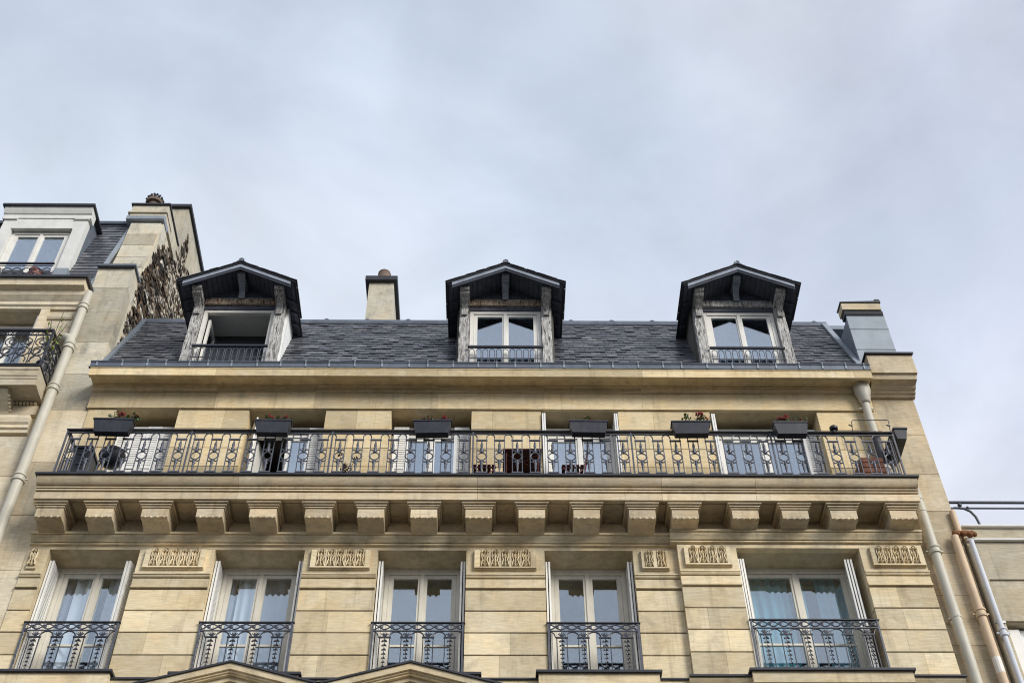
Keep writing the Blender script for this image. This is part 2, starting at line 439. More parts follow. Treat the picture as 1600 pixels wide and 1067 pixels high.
def carved(x0, x1, y, n, frac=.8):
    z0, z1 = 14.585, 14.985
    p = MB()
    p.px([(y + .002, z0), (y - .03, z0), (y - .038, z0 + .012), (y - .03, z0 + .03), (y - .03, z1 - .01), (y + .002, z1)], x0, x1)
    h = (x1 - x0)
    fl = MB()
    o = obj('carved_panel', p, 'stone', B)
    for k in range(n):
        xc = x0 + h * (k + .5 + (frac - 1) * 0) / n
        if n >= 2:
            m = h * .09
            xc = x0 + m + (h - 2 * m) * (k + .5) / n
        c = MB()
        link('carving', orn_me, o, (xc, y - .033, 14.795))
        sp = (h * .82 if n >= 2 else h) / n / 2
        if k < n - 1:
            bw_ = max(.012, sp - .066)
            obj('flute', MB().box(xc + sp - bw_, xc + sp + bw_, y - .062, y - .0295, 14.625, 14.962), 'stone', o)
    if n >= 2:
        m = h * .09
        obj('stile', MB().box(x0 + .006, x0 + m + .006, y - .062, y - .0295, 14.625, 14.962), 'stone', o)
        obj('stile', MB().box(x1 - m - .006, x1 - .006, y - .062, y - .0295, 14.625, 14.962), 'stone', o)
        obj('bottom_rail', MB().box(x0 + .006, x1 - .006, y - .064, y - .0295, 14.60, 14.6245), 'stone', o)
carved(-5.643, -4.66, 0, 5); carved(-2.965, -1.995, 0, 5); carved(-.325, .685, 0, 5); carved(2.38, 2.83, 0, 2)
carved(3.07, 3.83, -.1, 4); carved(6.10, 6.96, -.1, 5); carved(-7.5, -7.34, 0, 1)

# moulding course under the corbels
def mould_course(x0, x1, y):
    p = [(.03, 15.06), (y + .0, 15.062), (y + .0, 15.074), (y - .045, 15.076), (y - .045, 15.10), (y - .03, 15.102), (y - .03, 15.112), (y - .065, 15.114), (y - .08, 15.135), (y - .10, 15.165), (y - .125, 15.185), (y - .13, 15.2), (y - .115, 15.203), (y - .115, 15.215),
         (y - .15, 15.217), (y - .15, 15.256), (y - .13, 15.262), (.03, 15.30)]
    return MB().px(p, x0, x1)
obj('moulding_course', mould_course(XL + .02, BAY - .105, 0), 'stone', B, 40)
obj('moulding_course', mould_course(BAY - .105, XR + .03, -.1), 'stone', B, 40)
# frieze behind the corbels
CX = [-7.216, -6.402, -5.506, -4.618, -3.76, -2.86, -2.01, -1.148, -.255, .609, 1.505, 2.413, 3.113, 4.096, 4.913, 5.71, 6.686]
# corbels
cb = MB()
prof = [(.02, 15.26)]
prof = [(.03, 15.225), (-.13, 15.225), (-.20, 15.232), (-.27, 15.255), (-.34, 15.272), (-.42, 15.262), (-.475, 15.258), (-.50, 15.27), (-.505, 15.30), (-.505, 15.44), (.03, 15.44)]
cb.px(prof, -.215, .215)
for k, (dy, dx, z0, z1) in enumerate([(.495, .205, 15.441, 15.452), (.525, .232, 15.453, 15.473), (.505, .215, 15.474, 15.484), (.55, .252, 15.485, 15.507), (.525, .232, 15.508, 15.518), (.585, .278, 15.519, 15.562), (.55, .255, 15.563, 15.618)]):
    cb.box(-dx, dx, -dy, .03, z0, z1)
cb_me = cb.mesh('corbel', 'stone_cor', 40)
gut_me = MB().ball((0, -.498, 15.268), .03, 8, 1, .8, .8).mesh('bead', 'stone_cor', 60)
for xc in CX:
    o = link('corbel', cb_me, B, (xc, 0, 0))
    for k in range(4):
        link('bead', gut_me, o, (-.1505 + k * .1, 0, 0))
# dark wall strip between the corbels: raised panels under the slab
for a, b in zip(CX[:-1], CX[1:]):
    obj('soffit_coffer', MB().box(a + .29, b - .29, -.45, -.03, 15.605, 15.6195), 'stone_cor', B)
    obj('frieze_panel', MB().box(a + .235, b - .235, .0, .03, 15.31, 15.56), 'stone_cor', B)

# balcony slab: stones laid end to end, each a moulded piece
sp = [(.03, 15.62), (-.565, 15.62), (-.575, 15.555), (-.618, 15.553), (-.622, 15.69), (-.60, 15.692), (-.60, 15.706), (-.648, 15.708), (-.648, 15.732), (-.615, 15.734), (-.615, 15.746), (-.668, 15.748), (-.668, 15.772),
      (-.64, 15.774), (-.64, 15.786), (-.70, 15.788), (-.715, 15.80), (-.735, 15.83), (-.755, 15.87), (-.765, 15.90), (-.765, 15.935), (.03, 15.935)]
cuts = [-7.50, -4.2, -.28, 2.75, 4.3, 6.99]
for a, b in zip(cuts[:-1], cuts[1:]):
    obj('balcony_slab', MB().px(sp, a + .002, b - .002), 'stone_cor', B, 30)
obj('balcony_flashing', MB().px([(.03, 15.937), (-.79, 15.937), (-.80, 15.925), (-.805, 15.93), (-.805, 15.965), (-.79, 15.972), (.03, 15.985)], -7.53, 7.02), 'zinc_d', B)

# upper storey ashlar
up_courses = [(15.99, 16.42), (16.42, 16.854), (16.854, 17.295), (17.295, 17.77), (17.77, 18.25)]
for i in range(0, len(edges2), 2):
    a, b = edges2[i], edges2[i + 1]
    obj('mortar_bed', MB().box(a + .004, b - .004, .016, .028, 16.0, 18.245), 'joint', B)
    for k, (z0, z1) in enumerate(up_courses):
        cut = None
        if b - a > .9 and random.random() < .85:
            cut = a + (b - a) * random.choice([.3, .38, .48, .6, .66])
        for (s0, s1) in ([(a, b)] if cut is None else [(a, cut), (cut, b)]):
            obj('stone_block', block(s0, s1, random.uniform(0, .002), z0, z1, .03, .005, .0045), 'stone_up', B)
# frieze and cornice
cuts = [-7.40, -5.1, -3.3, -1.05, .9, 2.7, 4.9, 6.6, 6.93]
for a, b in zip(cuts[:-1], cuts[1:]):
    obj('frieze_block', MB().box(a + .001, b - .001, -.04, .03, 18.251, 18.655), 'stone_up', B)
cp = [(.03, 18.656), (-.055, 18.656), (-.055, 18.672), (-.075, 18.678), (-.09, 18.70), (-.105, 18.725), (-.105, 18.745), (-.13, 18.75), (-.13, 18.775), (-.33, 18.765), (-.36, 18.70), (-.435, 18.695),
      (-.435, 18.86), (-.447, 18.872), (-.447, 18.892), (.03, 18.9)]
for a, b in zip(cuts[:-1], cuts[1:]):
    obj('cornice', MB().px(cp, a + .001, b - .001), 'stone_up', B, 30)

# gutter with brackets
gt = obj('gutter', MB().px([(-.44, 18.897), (-.452, 18.905), (-.456, 19.0), (-.47, 19.012), (-.478, 19.03), (-.47, 19.046), (-.452, 19.05), (-.44, 19.04), (-.43, 18.95), (-.03, 18.96), (-.03, 18.902)], -7.42, 6.93), 'lead', B, 40)
obj('drip_edge', MB().box(-7.44, 6.94, -.458, -.4, 18.8925, 18.8965), 'zinc_d', gt)
xg = -7.3
while xg < 6.9:
    obj('gutter_bracket', MB().px([(-.453, 18.9), (-.468, 18.905), (-.470, 19.0), (-.488, 19.02), (-.48, 19.052), (-.456, 19.056)], xg - .014, xg + .014), 'zinc_p', gt)
    xg += random.choice([.34, .43, .46, .47, .5])
obj('gutter_fascia', MB().box(-7.42, 6.93, -.03, .0, 18.9, 19.45), 'lead', B)

# ---------------------------------------------------------------- mansard roof
R0, R1 = Vector((0, -.02, 19.38)), Vector((0, 1.22, 22.09))
slope = R1 - R0; SL = slope.length; sd = slope.normalized(); sn = Vector((0, -sd.z, sd.y))
DX = [-5.05, .2, 4.82]
roof = obj('roof', MB().px([(R0.y, R0.z), (R1.y, R1.z), (R1.y + .3, R1.z), (.35, R0.z - .1)], -7.43, 7.0), 'zinc_d', B)
obj('roof_terrace', MB().px([(1.2, 22.06), (9.2, 22.5), (9.2, 22.3), (1.2, 21.95)], -7.43, 7.74), 'zinc', B)
obj('ridge_roll', MB().px([(1.15, 22.0), (1.13, 22.04), (1.15, 22.12), (1.2, 22.15), (1.26, 22.12), (1.28, 22.0)], -7.43, 7.0), 'lead', roof, 50)
for k in range(17):
    xk = -7.0 + k * .86
    obj('ridge_hook', MB().arc((xk, 1.2, 22.14), .055, 0, 180, .012, 6, 4), 'lead', roof)
NR = 19; ex = SL / NR; sw = .205
def slate(mb, xa, xb, t0, t1, jit=0.0, S0=R0, D=sd, Nn=sn):
    th = .008; lift = .026
    a = S0 + D * t0 + Nn * (lift + jit); b = S0 + D * t1 + Nn * .002
    a2 = a - Nn * th; b2 = b - Nn * th
    mb.hexa([(xa, a2.y, a2.z), (xb, a2.y, a2.z), (xb, b2.y, b2.z), (xa, b2.y, b2.z), (xa, a.y, a.z), (xb, a.y, a.z), (xb, b.y, b.z), (xa, b.y, b.z)])
cand = []
for r in range(NR):
    x = -7.36 + (0 if r % 2 else -sw / 2)
    while x < 6.9:
        xa, xb = max(x, -7.36), min(x + sw - .007, 6.90)
        if xb - xa > .03:
            zc = (R0 + sd * (r + .5) * ex).z
            hid = any(abs((xa + xb) / 2 - c) < .80 and zc < 21.2 for c in DX)
            if not hid:
                cand.append((r, xa, xb))
        x += sw
random.shuffle(cand)
cand.sort(key=lambda c: c[0])
rest = MB(); npart = 0
for (r, xa, xb) in cand:
    t0 = r * ex - .012 + random.uniform(-.006, .006); t1 = r * ex + ex * 1.9
    j = random.choice([0, 0, 0, .003, .007, .012])
    if npart < 298:
        m = MB(); slate(m, xa, xb, t0, min(t1, SL), j); obj('slate', m, 'slate', roof); npart += 1
    else:
        slate(rest, xa, xb, t0, min(t1, SL), j)
tag(obj('slate_courses', rest, 'slate', roof), kind='stuff')
# flashings where the roof meets the piers
obj('flashing', MB().px([(R0.y - .05, R0.z + .05), (R1.y - .05, R1.z + .05), (R1.y + .02, R1.z + .02), (R0.y + .02, R0.z)], -7.425, -7.33), 'zinc', roof)
obj('flashing', MB().px([(R0.y - .05, R0.z + .05), (R1.y - .05, R1.z + .05), (R1.y + .02, R1.z + .02), (R0.y + .02, R0.z)], 6.89, 6.998), 'zinc_p', roof)

# ---------------------------------------------------------------- generic window
def casement(name, parent, x0, x1, z0, z1, y, mat='cream', fr=.06, st=.075, mid=.16, bar=None, panes=(1, 1), room='room', depth=2.2, glass='glass', mg=.25, label=None):
    """two-leaf window in an opening; returns the window part (or adds to a parent part)"""
    sub = parent.parent is not None
    W = parent if sub else part(name, parent, label)
    f = MB(); f.box(x0, x0 + fr, y, y + .08, z0, z1); f.box(x1 - fr, x1, y, y + .08, z0, z1); f.box(x0 + fr, x1 - fr, y, y + .08, z1 - fr, z1); f.box(x0 + fr, x1 - fr, y, y + .08, z0, z0 + .05)
    f.box(x0 + fr, x1 - fr, y - .012, y, z1 - fr - .012, z1 - fr + .02)
    obj('frame', f, mat, W)
    xm = (x0 + x1) / 2
    zz0, zz1 = z0 + .052, z1 - fr - .004
    for k, (a, b) in enumerate(((x0 + fr + .003, xm - .0015), (xm + .0015, x1 - fr - .003))):
        if not panes[k]:
            continue
        s = MB(); ys = y + .012
        wl, wr = (st, mid / 2) if k == 0 else (mid / 2, st)
        for (p, q, r_, t_) in ((a, a + wl, zz0, zz1), (b - wr, b, zz0, zz1), (a + wl, b - wr, zz1 - st, zz1), (a + wl, b - wr, zz0, zz0 + st * 1.2)):
            s.box(p, q, ys, ys + .05, r_, t_)
        if k == 0:
            s.box(b - .035, b + .028, ys - .02, ys, zz0, zz1)
        if bar:
            s.box(a + wl, b - wr, ys + .004, ys + .046, bar - .018, bar + .018)
        obj('sash', s, mat, W)
        zs = [zz0 + st * 1.2, zz1 - st] if not bar else [zz0 + st * 1.2, bar - .018, bar + .018, zz1 - st]
        for i in range(0, len(zs), 2):
            obj('pane', MB().box(a + wl, b - wr, ys + .02, ys + .03, zs[i], zs[i + 1]), glass, W)
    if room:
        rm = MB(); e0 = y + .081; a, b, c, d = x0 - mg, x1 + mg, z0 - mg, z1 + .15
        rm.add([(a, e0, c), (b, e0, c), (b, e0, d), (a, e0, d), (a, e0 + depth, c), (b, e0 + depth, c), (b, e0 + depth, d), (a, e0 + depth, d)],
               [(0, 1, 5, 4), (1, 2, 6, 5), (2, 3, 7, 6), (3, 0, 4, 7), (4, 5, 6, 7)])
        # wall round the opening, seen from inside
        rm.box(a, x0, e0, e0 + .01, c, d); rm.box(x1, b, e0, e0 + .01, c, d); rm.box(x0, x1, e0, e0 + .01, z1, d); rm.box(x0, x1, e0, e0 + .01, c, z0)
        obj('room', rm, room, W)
    return W

def leaf(hx, hy, ang, wd, z0, z1, parent, mat='louver', name='shutter', ribs=True):
    """a louvred shutter leaf hinged at (hx,hy); ang 0 points along +x, -90 points out of the wall"""
    c, s = math.cos(rad(ang)), math.sin(rad(ang)); t = .028
    def P(u, v, z): return (hx + u * c - v * s, hy + u * s + v * c, z)
    m = MB()
    def bx(u0, u1, v0, v1, a, b):
        m.hexa([P(u0, v0, a), P(u1, v0, a), P(u1, v1, a), P(u0, v1, a), P(u0, v0, b), P(u1, v0, b), P(u1, v1, b), P(u0, v1, b)])
    bd = .05
    bx(0, bd, -t / 2, t / 2, z0, z1); bx(wd - bd, wd, -t / 2, t / 2, z0, z1)
    for zz in (z0, (z0 + z1) / 2 - .04, z1 - .08): bx(bd, wd - bd, -t / 2, t / 2, zz, zz + .08)
    bx(bd, wd - bd, -.004, .004, z0 + .08, z1 - .08)
    if ribs:
        n = int((z1 - z0) / .055)
        for k in range(n):
            zz = z0 + .085 + k * .055
            if zz > z1 - .12: break
            m.hexa([P(bd, -t / 2, zz), P(wd - bd, -t / 2, zz), P(wd - bd, t / 2, zz + .03), P(bd, t / 2, zz + .03),
                    P(bd, -t / 2, zz + .022), P(wd - bd, -t / 2, zz + .022), P(wd - bd, t / 2, zz + .052), P(bd, t / 2, zz + .052)])
    return obj(name, m, mat, parent)

# ---------------------------------------------------------------- lower storey windows
YF = .48
def curtain(x0, x1, z0, z1, y, mat, label, amp=.035, wave=.13, taper=0.0):
    m = MB(); n = int((x1 - x0) / .02); ph = random.uniform(0, 6)
    rows = [z0, z0 + (z1 - z0) * .33, z0 + (z1 - z0) * .66, z1]; vs = []
    for zi, z in enumerate(rows):
        for i in range(n + 1):
            u = i / n; xx = x0 + (x1 - x0) * u
            vs.append((xx, y + amp * math.sin(xx / wave * 2 * PI + ph + .25 * zi) + .3 * amp * math.sin(xx / wave * 4.7 + zi), z))
    fs = [(r * (n + 1) + i, r * (n + 1) + i + 1, (r + 1) * (n + 1) + i + 1, (r + 1) * (n + 1) + i) for r in range(3) for i in range(n)]
    m.add(vs, fs)
    o = obj('curtain', m, mat, None, 80)
    return tag(o, label, 'curtain')

names_l = ['leftmost tall window of the lower row with angled right shutter', 'second window from the left in the lower row', 'middle window of the lower row', 'fourth window from the left in the lower row', 'widest window of the lower row, in the projecting bay']
for i, (a, b) in enumerate(LOW):
    y = YF if i < 4 else YF - .05
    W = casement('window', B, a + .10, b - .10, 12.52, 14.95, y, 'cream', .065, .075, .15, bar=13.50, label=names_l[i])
    obj('reveal_lintel', MB().box(a + .002, b - .002, y + .005, y + .07, 14.951, 14.999), 'cream', W)
    for s0, s1 in ((a + .001, a + .099), (b - .099, b - .001)):
        obj('jamb_board', MB().box(s0, s1, y + .01, y + .07, 12.52, 14.95), 'cream', W)
    # folded metal shutters standing in the reveals
    y0 = panel_front(a)
    if i < 4:
        wl = .36
        for k in range(2):
            leaf(a + .03 + k * .036, y - .012, -90 + k * 1.5, wl, 12.55, 14.86, W)
        if i == 0:
            for k in range(2):
                leaf(b - .035 - k * .036, y - .012, -109 - k * 2, wl + .02, 12.55, 14.86, W)
        else:
            for k in range(2):
                leaf(b - .03 - k * .036, y - .012, -90 - k * 1.5, wl, 12.55, 14.86, W)
    else:
        for k in range(3):
            leaf(a + .03 + k * .03, y - .012, -90 + k * 1.5, .40, 12.55, 14.86, W)
            leaf(b - .06 - k * .034, y - .012, -101 - k * 2, .40, 12.55, 14.86, W)
curtain(-7.08, -6.86, 12.5, 14.9, .635, 'curt_g', 'dark grey drape at the left of the leftmost lower window')
curtain(-6.84, -6.42, 12.5, 14.9, .635, 'curt', 'pale voile curtain in the left leaf of the leftmost lower window', .05, .2)
curtain(-6.33, -5.95, 12.5, 14.9, .635, 'curt', 'pale voile curtain in the right leaf of the leftmost lower window', .05, .22)
curtain(-4.42, -4.24, 12.5, 14.9, .635, 'curt_g', 'dark grey drape at the left of the second lower window')
curtain(-4.2, -3.86, 12.5, 14.9, .635, 'curt', 'pale voile curtain in the left leaf of the second lower window', .05, .2)
curtain(-3.75, -3.2, 12.5, 14.9, .635, 'curt_g', 'grey curtain in the right leaf of the second lower window', .04, .3)
curtain(4.05, 4.84, 12.5, 14.9, .635, 'curt_t', 'teal drape filling the left leaf of the bay window', .03, .16)
curtain(4.92, 5.12, 12.5, 14.9, .635, 'curt_t', 'narrow teal drape beside the central mullion of the bay window', .03, .14)
curtain(5.30, 5.87, 12.5, 14.9, .635, 'curt_t', 'wide teal drape at the right of the bay window', .03, .16)

# ---------------------------------------------------------------- window guard railings (lower storey)
wave = MB()
def wave_mesh(wd):
    m = MB(); h = .045; pts = []
    for k in range(9):
        u = k / 8
        pts.append((-wd / 2 + wd * u, 0, -h * math.cos(u * PI)))
    m.tube(pts, .012, 5)
    m.tube([(-wd / 2 + wd * k / 6, 0, h * math.cos(k / 6 * PI)) for k in range(7)], .011, 5)
    sp = []
    for k in range(9):
        t = k / 8; r = .034 * (1 - t * .75); a = rad(200 - 330 * t)
        sp.append((.03 + r * math.cos(a) * 1.3, -.003, r * math.sin(a)))
    m.tube(sp, [.012] * 6 + [.014, .016, .016], 5)
    return m.mesh('wave_scroll', 'iron_l', 60)
def garland_mesh():
    m = MB()
    zt, zb = 13.27, 12.70
    for sx in (-1, 1):
        m.box(sx * .077 - .007, sx * .077 + .007, -.007, .007, zb - .02, zt)
    m.box(-.095, .095, -.012, .012, zt, zt + .022)
    m.box(-.09, .09, -.012, .012, zb - .042, zb - .02)
    m.tube([(0, 0, zb), (0, 0, zt)], .0055, 5)
    z = zt - .03; s = .046
    for k in range(7):
        for sx in (-1, 1):
            m.tube([(sx * .004, -.004, z), (sx * s * .55, -.008, z - s * .75), (sx * s, -.01, z - s * 1.0)], [.009, .016 * s / .04, .006], 5)
        m.ball((0, -.006, z - s * .5), .013 * s / .045, 5)
        z -= .082 - k * .002; s *= .9
    for sx in (-1, 1):
        m.arc((sx * .085, 0, zb - .045), .05, 180 if sx > 0 else 0, 270, .007, 5, 4)
    # fan above the cap
    for a in (-50, -25, 0, 25, 50):
        m.tube([(0, 0, zt + .03), (.075 * math.sin(rad(a)), 0, zt + .03 + .075 * math.cos(rad(a)))], [.012, .008], 4)
    return m.mesh('garland_bar', 'iron', 60)
gar_me = garland_mesh()
for i, (a, b) in enumerate(LOW):
    y = -.03 if i < 4 else -.125
    G = part('window_guard', B)
    x0, x1 = a + .025, b - .025
    obj('handrail', MB().px([(y - .022, 13.54), (y - .022, 13.555), (y - .015, 13.562), (y + .022, 13.562), (y + .022, 13.54)], a - .01 if i < 4 else a, b + .01), 'iron', G)
    for x in (x0, x1):
        obj('post', MB().box(x - .014, x + .014, y - .012, y + .012, 12.56, 13.535), 'iron_l', G)
    obj('rail', MB().box(x0 + .014, x1 - .014, y - .011, y + .011, 13.392, 13.408), 'iron_l', G)
    obj('rail', MB().box(x0 + .014, x1 - .014, y - .011, y + .011, 12.60, 12.615), 'iron', G)
    nw = 8 if i < 4 else 12
    wd = (x1 - x0 - .03) / nw
    wm = wave_mesh(wd)
    for k in range(nw):
        link('wave_scroll', wm, G, (x0 + .015 + wd * (k + .5), y, 13.471))
    ng = 4 if i < 4 else 6
    sp_ = (x1 - x0 - .06) / ng
    for k in range(ng):
        xc = x0 + .03 + sp_ * (k + .5)
        link('garland_bar', gar_me, G, (xc, y, 0))
        if k < ng - 1:
            r = (sp_ - .17) / 2
            obj('arch', MB().arc((xc + sp_ / 2, y, 13.285), r + .02, 0, 180, .012, 8, 5, .10), 'iron', G)
    for x, a0, a1 in ((x0 + .02, 0, 90), (x1 - .02, 90, 180)):
        obj('arch', MB().arc((x, y, 13.285), .075, a0, a1, .009, 5, 5, .10), 'iron', G)

# ---------------------------------------------------------------- sill course, blocks and pediments at the foot of the lower storey
obj('sill_course', MB().px([(.03, 12.25), (-.06, 12.25), (-.08, 12.30), (-.15, 12.34), (-.18, 12.38), (-.18, 12.43), (.03, 12.44)], XL, BAY - .1), 'stone', B)
obj('sill_course', MB().px([(.03, 12.25), (-.16, 12.25), (-.18, 12.30), (-.25, 12.34), (-.28, 12.38), (-.28, 12.425), (.03, 12.44)], BAY - .1, 6.95), 'stone', B)
obj('sill_flashing', MB().px([(.03, 12.442), (-.20, 12.434), (-.21, 12.415), (-.215, 12.42), (-.21, 12.45), (.03, 12.462)], XL, BAY - .1), 'zinc_d', B)
obj('sill_flashing', MB().px([(.03, 12.442), (-.30, 12.43), (-.31, 12.41), (-.315, 12.415), (-.31, 12.446), (.03, 12.462)], BAY - .1, 6.98), 'zinc_d', B)
for (a, b, y) in ((-7.6, -5.62, -.30), (-4.74, -2.87, -.24), (-1.93, -.22, -.24), (.66, 2.44, -.30), (3.80, 6.17, -.36)):
    obj('sill_block', MB().px([(.03, 12.20), (y + .05, 12.20), (y + .04, 12.26), (y, 12.28), (y, 12.464), (.03, 12.464)], a, b), 'stone', B)
    obj('sill_cap', MB().px([(.03, 12.466), (y - .03, 12.466), (y - .045, 12.455), (y - .05, 12.46), (y - .045, 12.50), (.03, 12.518)], a - .04, b + .04), 'zinc_d', B)
def pediment(xc, za=12.60, half=1.75, k=.283):
    P = part('pediment', B)
    def rake(y0, y1, d0, d1, mat, nm, hw):
        m = MB()
        for s in (-1, 1):
            p = [(xc, za - d0), (xc + s * hw, za - d0 - k * hw), (xc + s * hw, za - d1 - k * hw), (xc, za - d1)]
            m.py(p, y0, y1)
        obj(nm, m, mat, P)
    rake(-.43, .03, 0, .03, 'zinc_d', 'flashing', half + .03)
    rake(-.40, .02, .032, .13, 'stone', 'raking_cornice', half)
    rake(-.36, .02, .131, .155, 'stone', 'raking_fillet', half)
    rake(-.33, .02, .156, .18, 'stone', 'raking_fillet', half)
    rake(-.27, .02, .181, .25, 'stone', 'raking_band', half)
    m = MB(); m.py([(xc, za - .251), (xc + half, za - .251 - k * half), (xc + half, za - 1.0), (xc - half, za - 1.0), (xc - half, za - .251 - k * half)], -.10, .02)
    obj('tympanum', m, 'stone_cor', P)
pediment(-3.85); pediment(-1.22)

# ---------------------------------------------------------------- upper storey windows (behind the balcony)
YU = .33
names_u = ['window behind the balcony closed by white louvred shutters', 'balcony window with one leaf open on a dark room', 'balcony window with white shutter leaves at both sides', 'balcony window behind the folding table', 'widest balcony window, second from the right end']
for i, (a, b) in enumerate(UPP):
    zt = 18.05
    if i == 0:
        W = casement('window', B, a + .03, b - .03, 15.99, zt, YU + .1, 'white', .05, .06, .12, label=names_u[i])
        n = 4; wd = (b - a - .04) / n
        for k in range(n):
            leaf(a + .02 + k * wd, YU - .05 + (.012 if k % 2 else 0), 0, wd - .006, 16.0, zt + .02, W)
    else:
        op = (0, 1) if i == 1 else (1, 1)
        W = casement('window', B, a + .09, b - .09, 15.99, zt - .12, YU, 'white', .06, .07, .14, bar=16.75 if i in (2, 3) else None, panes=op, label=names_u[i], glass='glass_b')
        obj('blind_box', MB().box(a + .03, b - .03, YU - .02, YU + .07, zt - .118, zt + .05), 'blind', W)
        for s0, s1 in ((a + .001, a + .089), (b - .089, b - .001)):
            obj('jamb_board', MB().box(s0, s1, YU + .01, YU + .07, 15.99, zt - .12), 'white', W)
        if i == 1:
            leaf(a + .04, YU - .02, -66, .34, 16.0, zt, W)
            leaf(b - .30, YU - .05, 0, .26, 16.0, zt, W)
            # the open leaf swung inwards
            leaf(a + .16, YU + .1, 80, .5, 16.05, zt - .2, W, 'white', 'open_sash', False)
        elif i == 2:
            leaf(a + .05, YU - .05, 0, .27, 16.0, zt + .03, W)
            leaf(b - .31, YU - .05, 0, .27, 16.0, zt + .03, W)
        else:
            for k in range(2):
                leaf(a + .03 + k * .036, YU - .03, -90, .34, 16.0, zt + .1, W)
            if i == 3:
                for k in range(2):
                    leaf(b - .03 - k * .036, YU - .03, -90, .34, 16.0, zt + .1, W)
            else:
                leaf(b - .28, YU - .05, 0, .26, 16.0, zt, W)
    obj('threshold', MB().box(a, b, .02, YU + .3, 15.975, 15.989), 'zinc_d', W)

# ---------------------------------------------------------------- balcony railing
YR = -.65
RL = part('balcony_railing', B)
X0, X1 = -7.30, 6.86
zt_, zr2 = 17.085, 17.01
obj('handrail', MB().px([(YR - .035, zt_ - .022), (YR - .035, zt_ - .006), (YR - .02, zt_ + .004), (YR + .02, zt_ + .004), (YR + .035, zt_ - .006), (YR + .035, zt_ - .022)], X0 - .02, X1 + .02), 'iron', RL)
obj('upper_rail', MB().box(X0, X1, YR - .012, YR + .012, zr2 - .006, zr2 + .008), 'iron_l', RL)
def side_rail(x):
    obj('handrail', MB().box(x - .025, x + .025, YR + .036, .02, zt_ - .022, zt_), 'iron', RL)
    obj('upper_rail', MB().box(x - .01, x + .01, YR + .013, .02, zr2 - .006, zr2 + .008), 'iron_l', RL)
    obj('lower_rail', MB().box(x - .008, x + .008, YR + .013, .02, 16.115, 16.13), 'iron_l', RL)
    for k in range(6):
        yy = YR + .1 + k * .1
        obj('bar', MB().box(x - .006, x + .006, yy - .006, yy + .006, 15.98, zr2 - .006), 'iron', RL)
side_rail(X0 + .01); side_rail(X1 - .01)
NB_ = 47; mod = (X1 - X0 - .03) / NB_
def baluster_mesh():
    m = MB(); hw = .083; zc = 16.485
    for sx in (-1, 1):
        m.box(sx * hw - .0075, sx * hw + .0075, -.008, .008, 15.98, 16.93)
    m.box(-hw - .014, hw + .014, -.013, .013, 16.85, 16.876)
    m.box(-hw - .014, hw + .014, -.013, .013, 16.108, 16.134)
    m.ring((0, 0, zc), .076, .0115, 16, 5, .084)
    # spear finials above and below the ring
    m.tube([(0, -.002, zc + .085), (0, -.004, zc + .13), (0, -.004, zc + .165), (0, -.004, zc + .20), (0, -.004, zc + .24), (0, -.002, zc + .31), (0, 0, zc + .36)], [.024, .017, .034, .018, .028, .016, .006], 6)
    m.tube([(0, -.002, zc - .085), (0, -.004, zc - .12), (0, -.004, zc - .16), (0, -.004, zc - .20), (0, -.004, zc - .23), (0, -.002, zc - .30), (0, 0, zc - .37)], [.022, .018, .035, .017, .026, .016, .009], 6)
    for sx in (-1, 1):
        m.tube([(sx * .016, 0, zc + .09), (sx * .035, 0, zc + .135), (sx * .06, 0, zc + .15), (sx * .076, 0, zc + .13)], [.012, .013, .012, .010], 5)
        m.tube([(sx * .016, 0, zc - .09), (sx * .035, 0, zc - .12), (sx * .06, 0, zc - .125), (sx * .076, 0, zc - .105)], [.012, .013, .012, .010], 5)
        m.ball((sx * (hw + .006), 0, zc), .012, 5)
    return m.mesh('baluster', 'iron_l', 60)
bal_me = baluster_mesh()
arch_me = MB().arc((0, 0, 16.925), (mod - .166) / 2, 0, 180, .0115, 8, 5, .078).mesh('arch', 'iron', 60)
for k in range(NB_):
    xc = X0 + .015 + mod * (k + .5)
    link('baluster', bal_me, RL, (xc, YR, 0))
    if k < NB_ - 1:
        link('arch', arch_me, RL, (xc + mod / 2, YR, 0))
for xk in (X0, -5.15, -2.86, -.37, 2.2, 4.68, X1):
    xk = X0 + .015 + mod * round((xk - X0 - .015) / mod) if X0 < xk < X1 else xk
    obj('post', MB().box(xk - .013, xk + .013, YR - .016, YR + .016, 15.97, zt_ + .012), 'iron_l', RL)

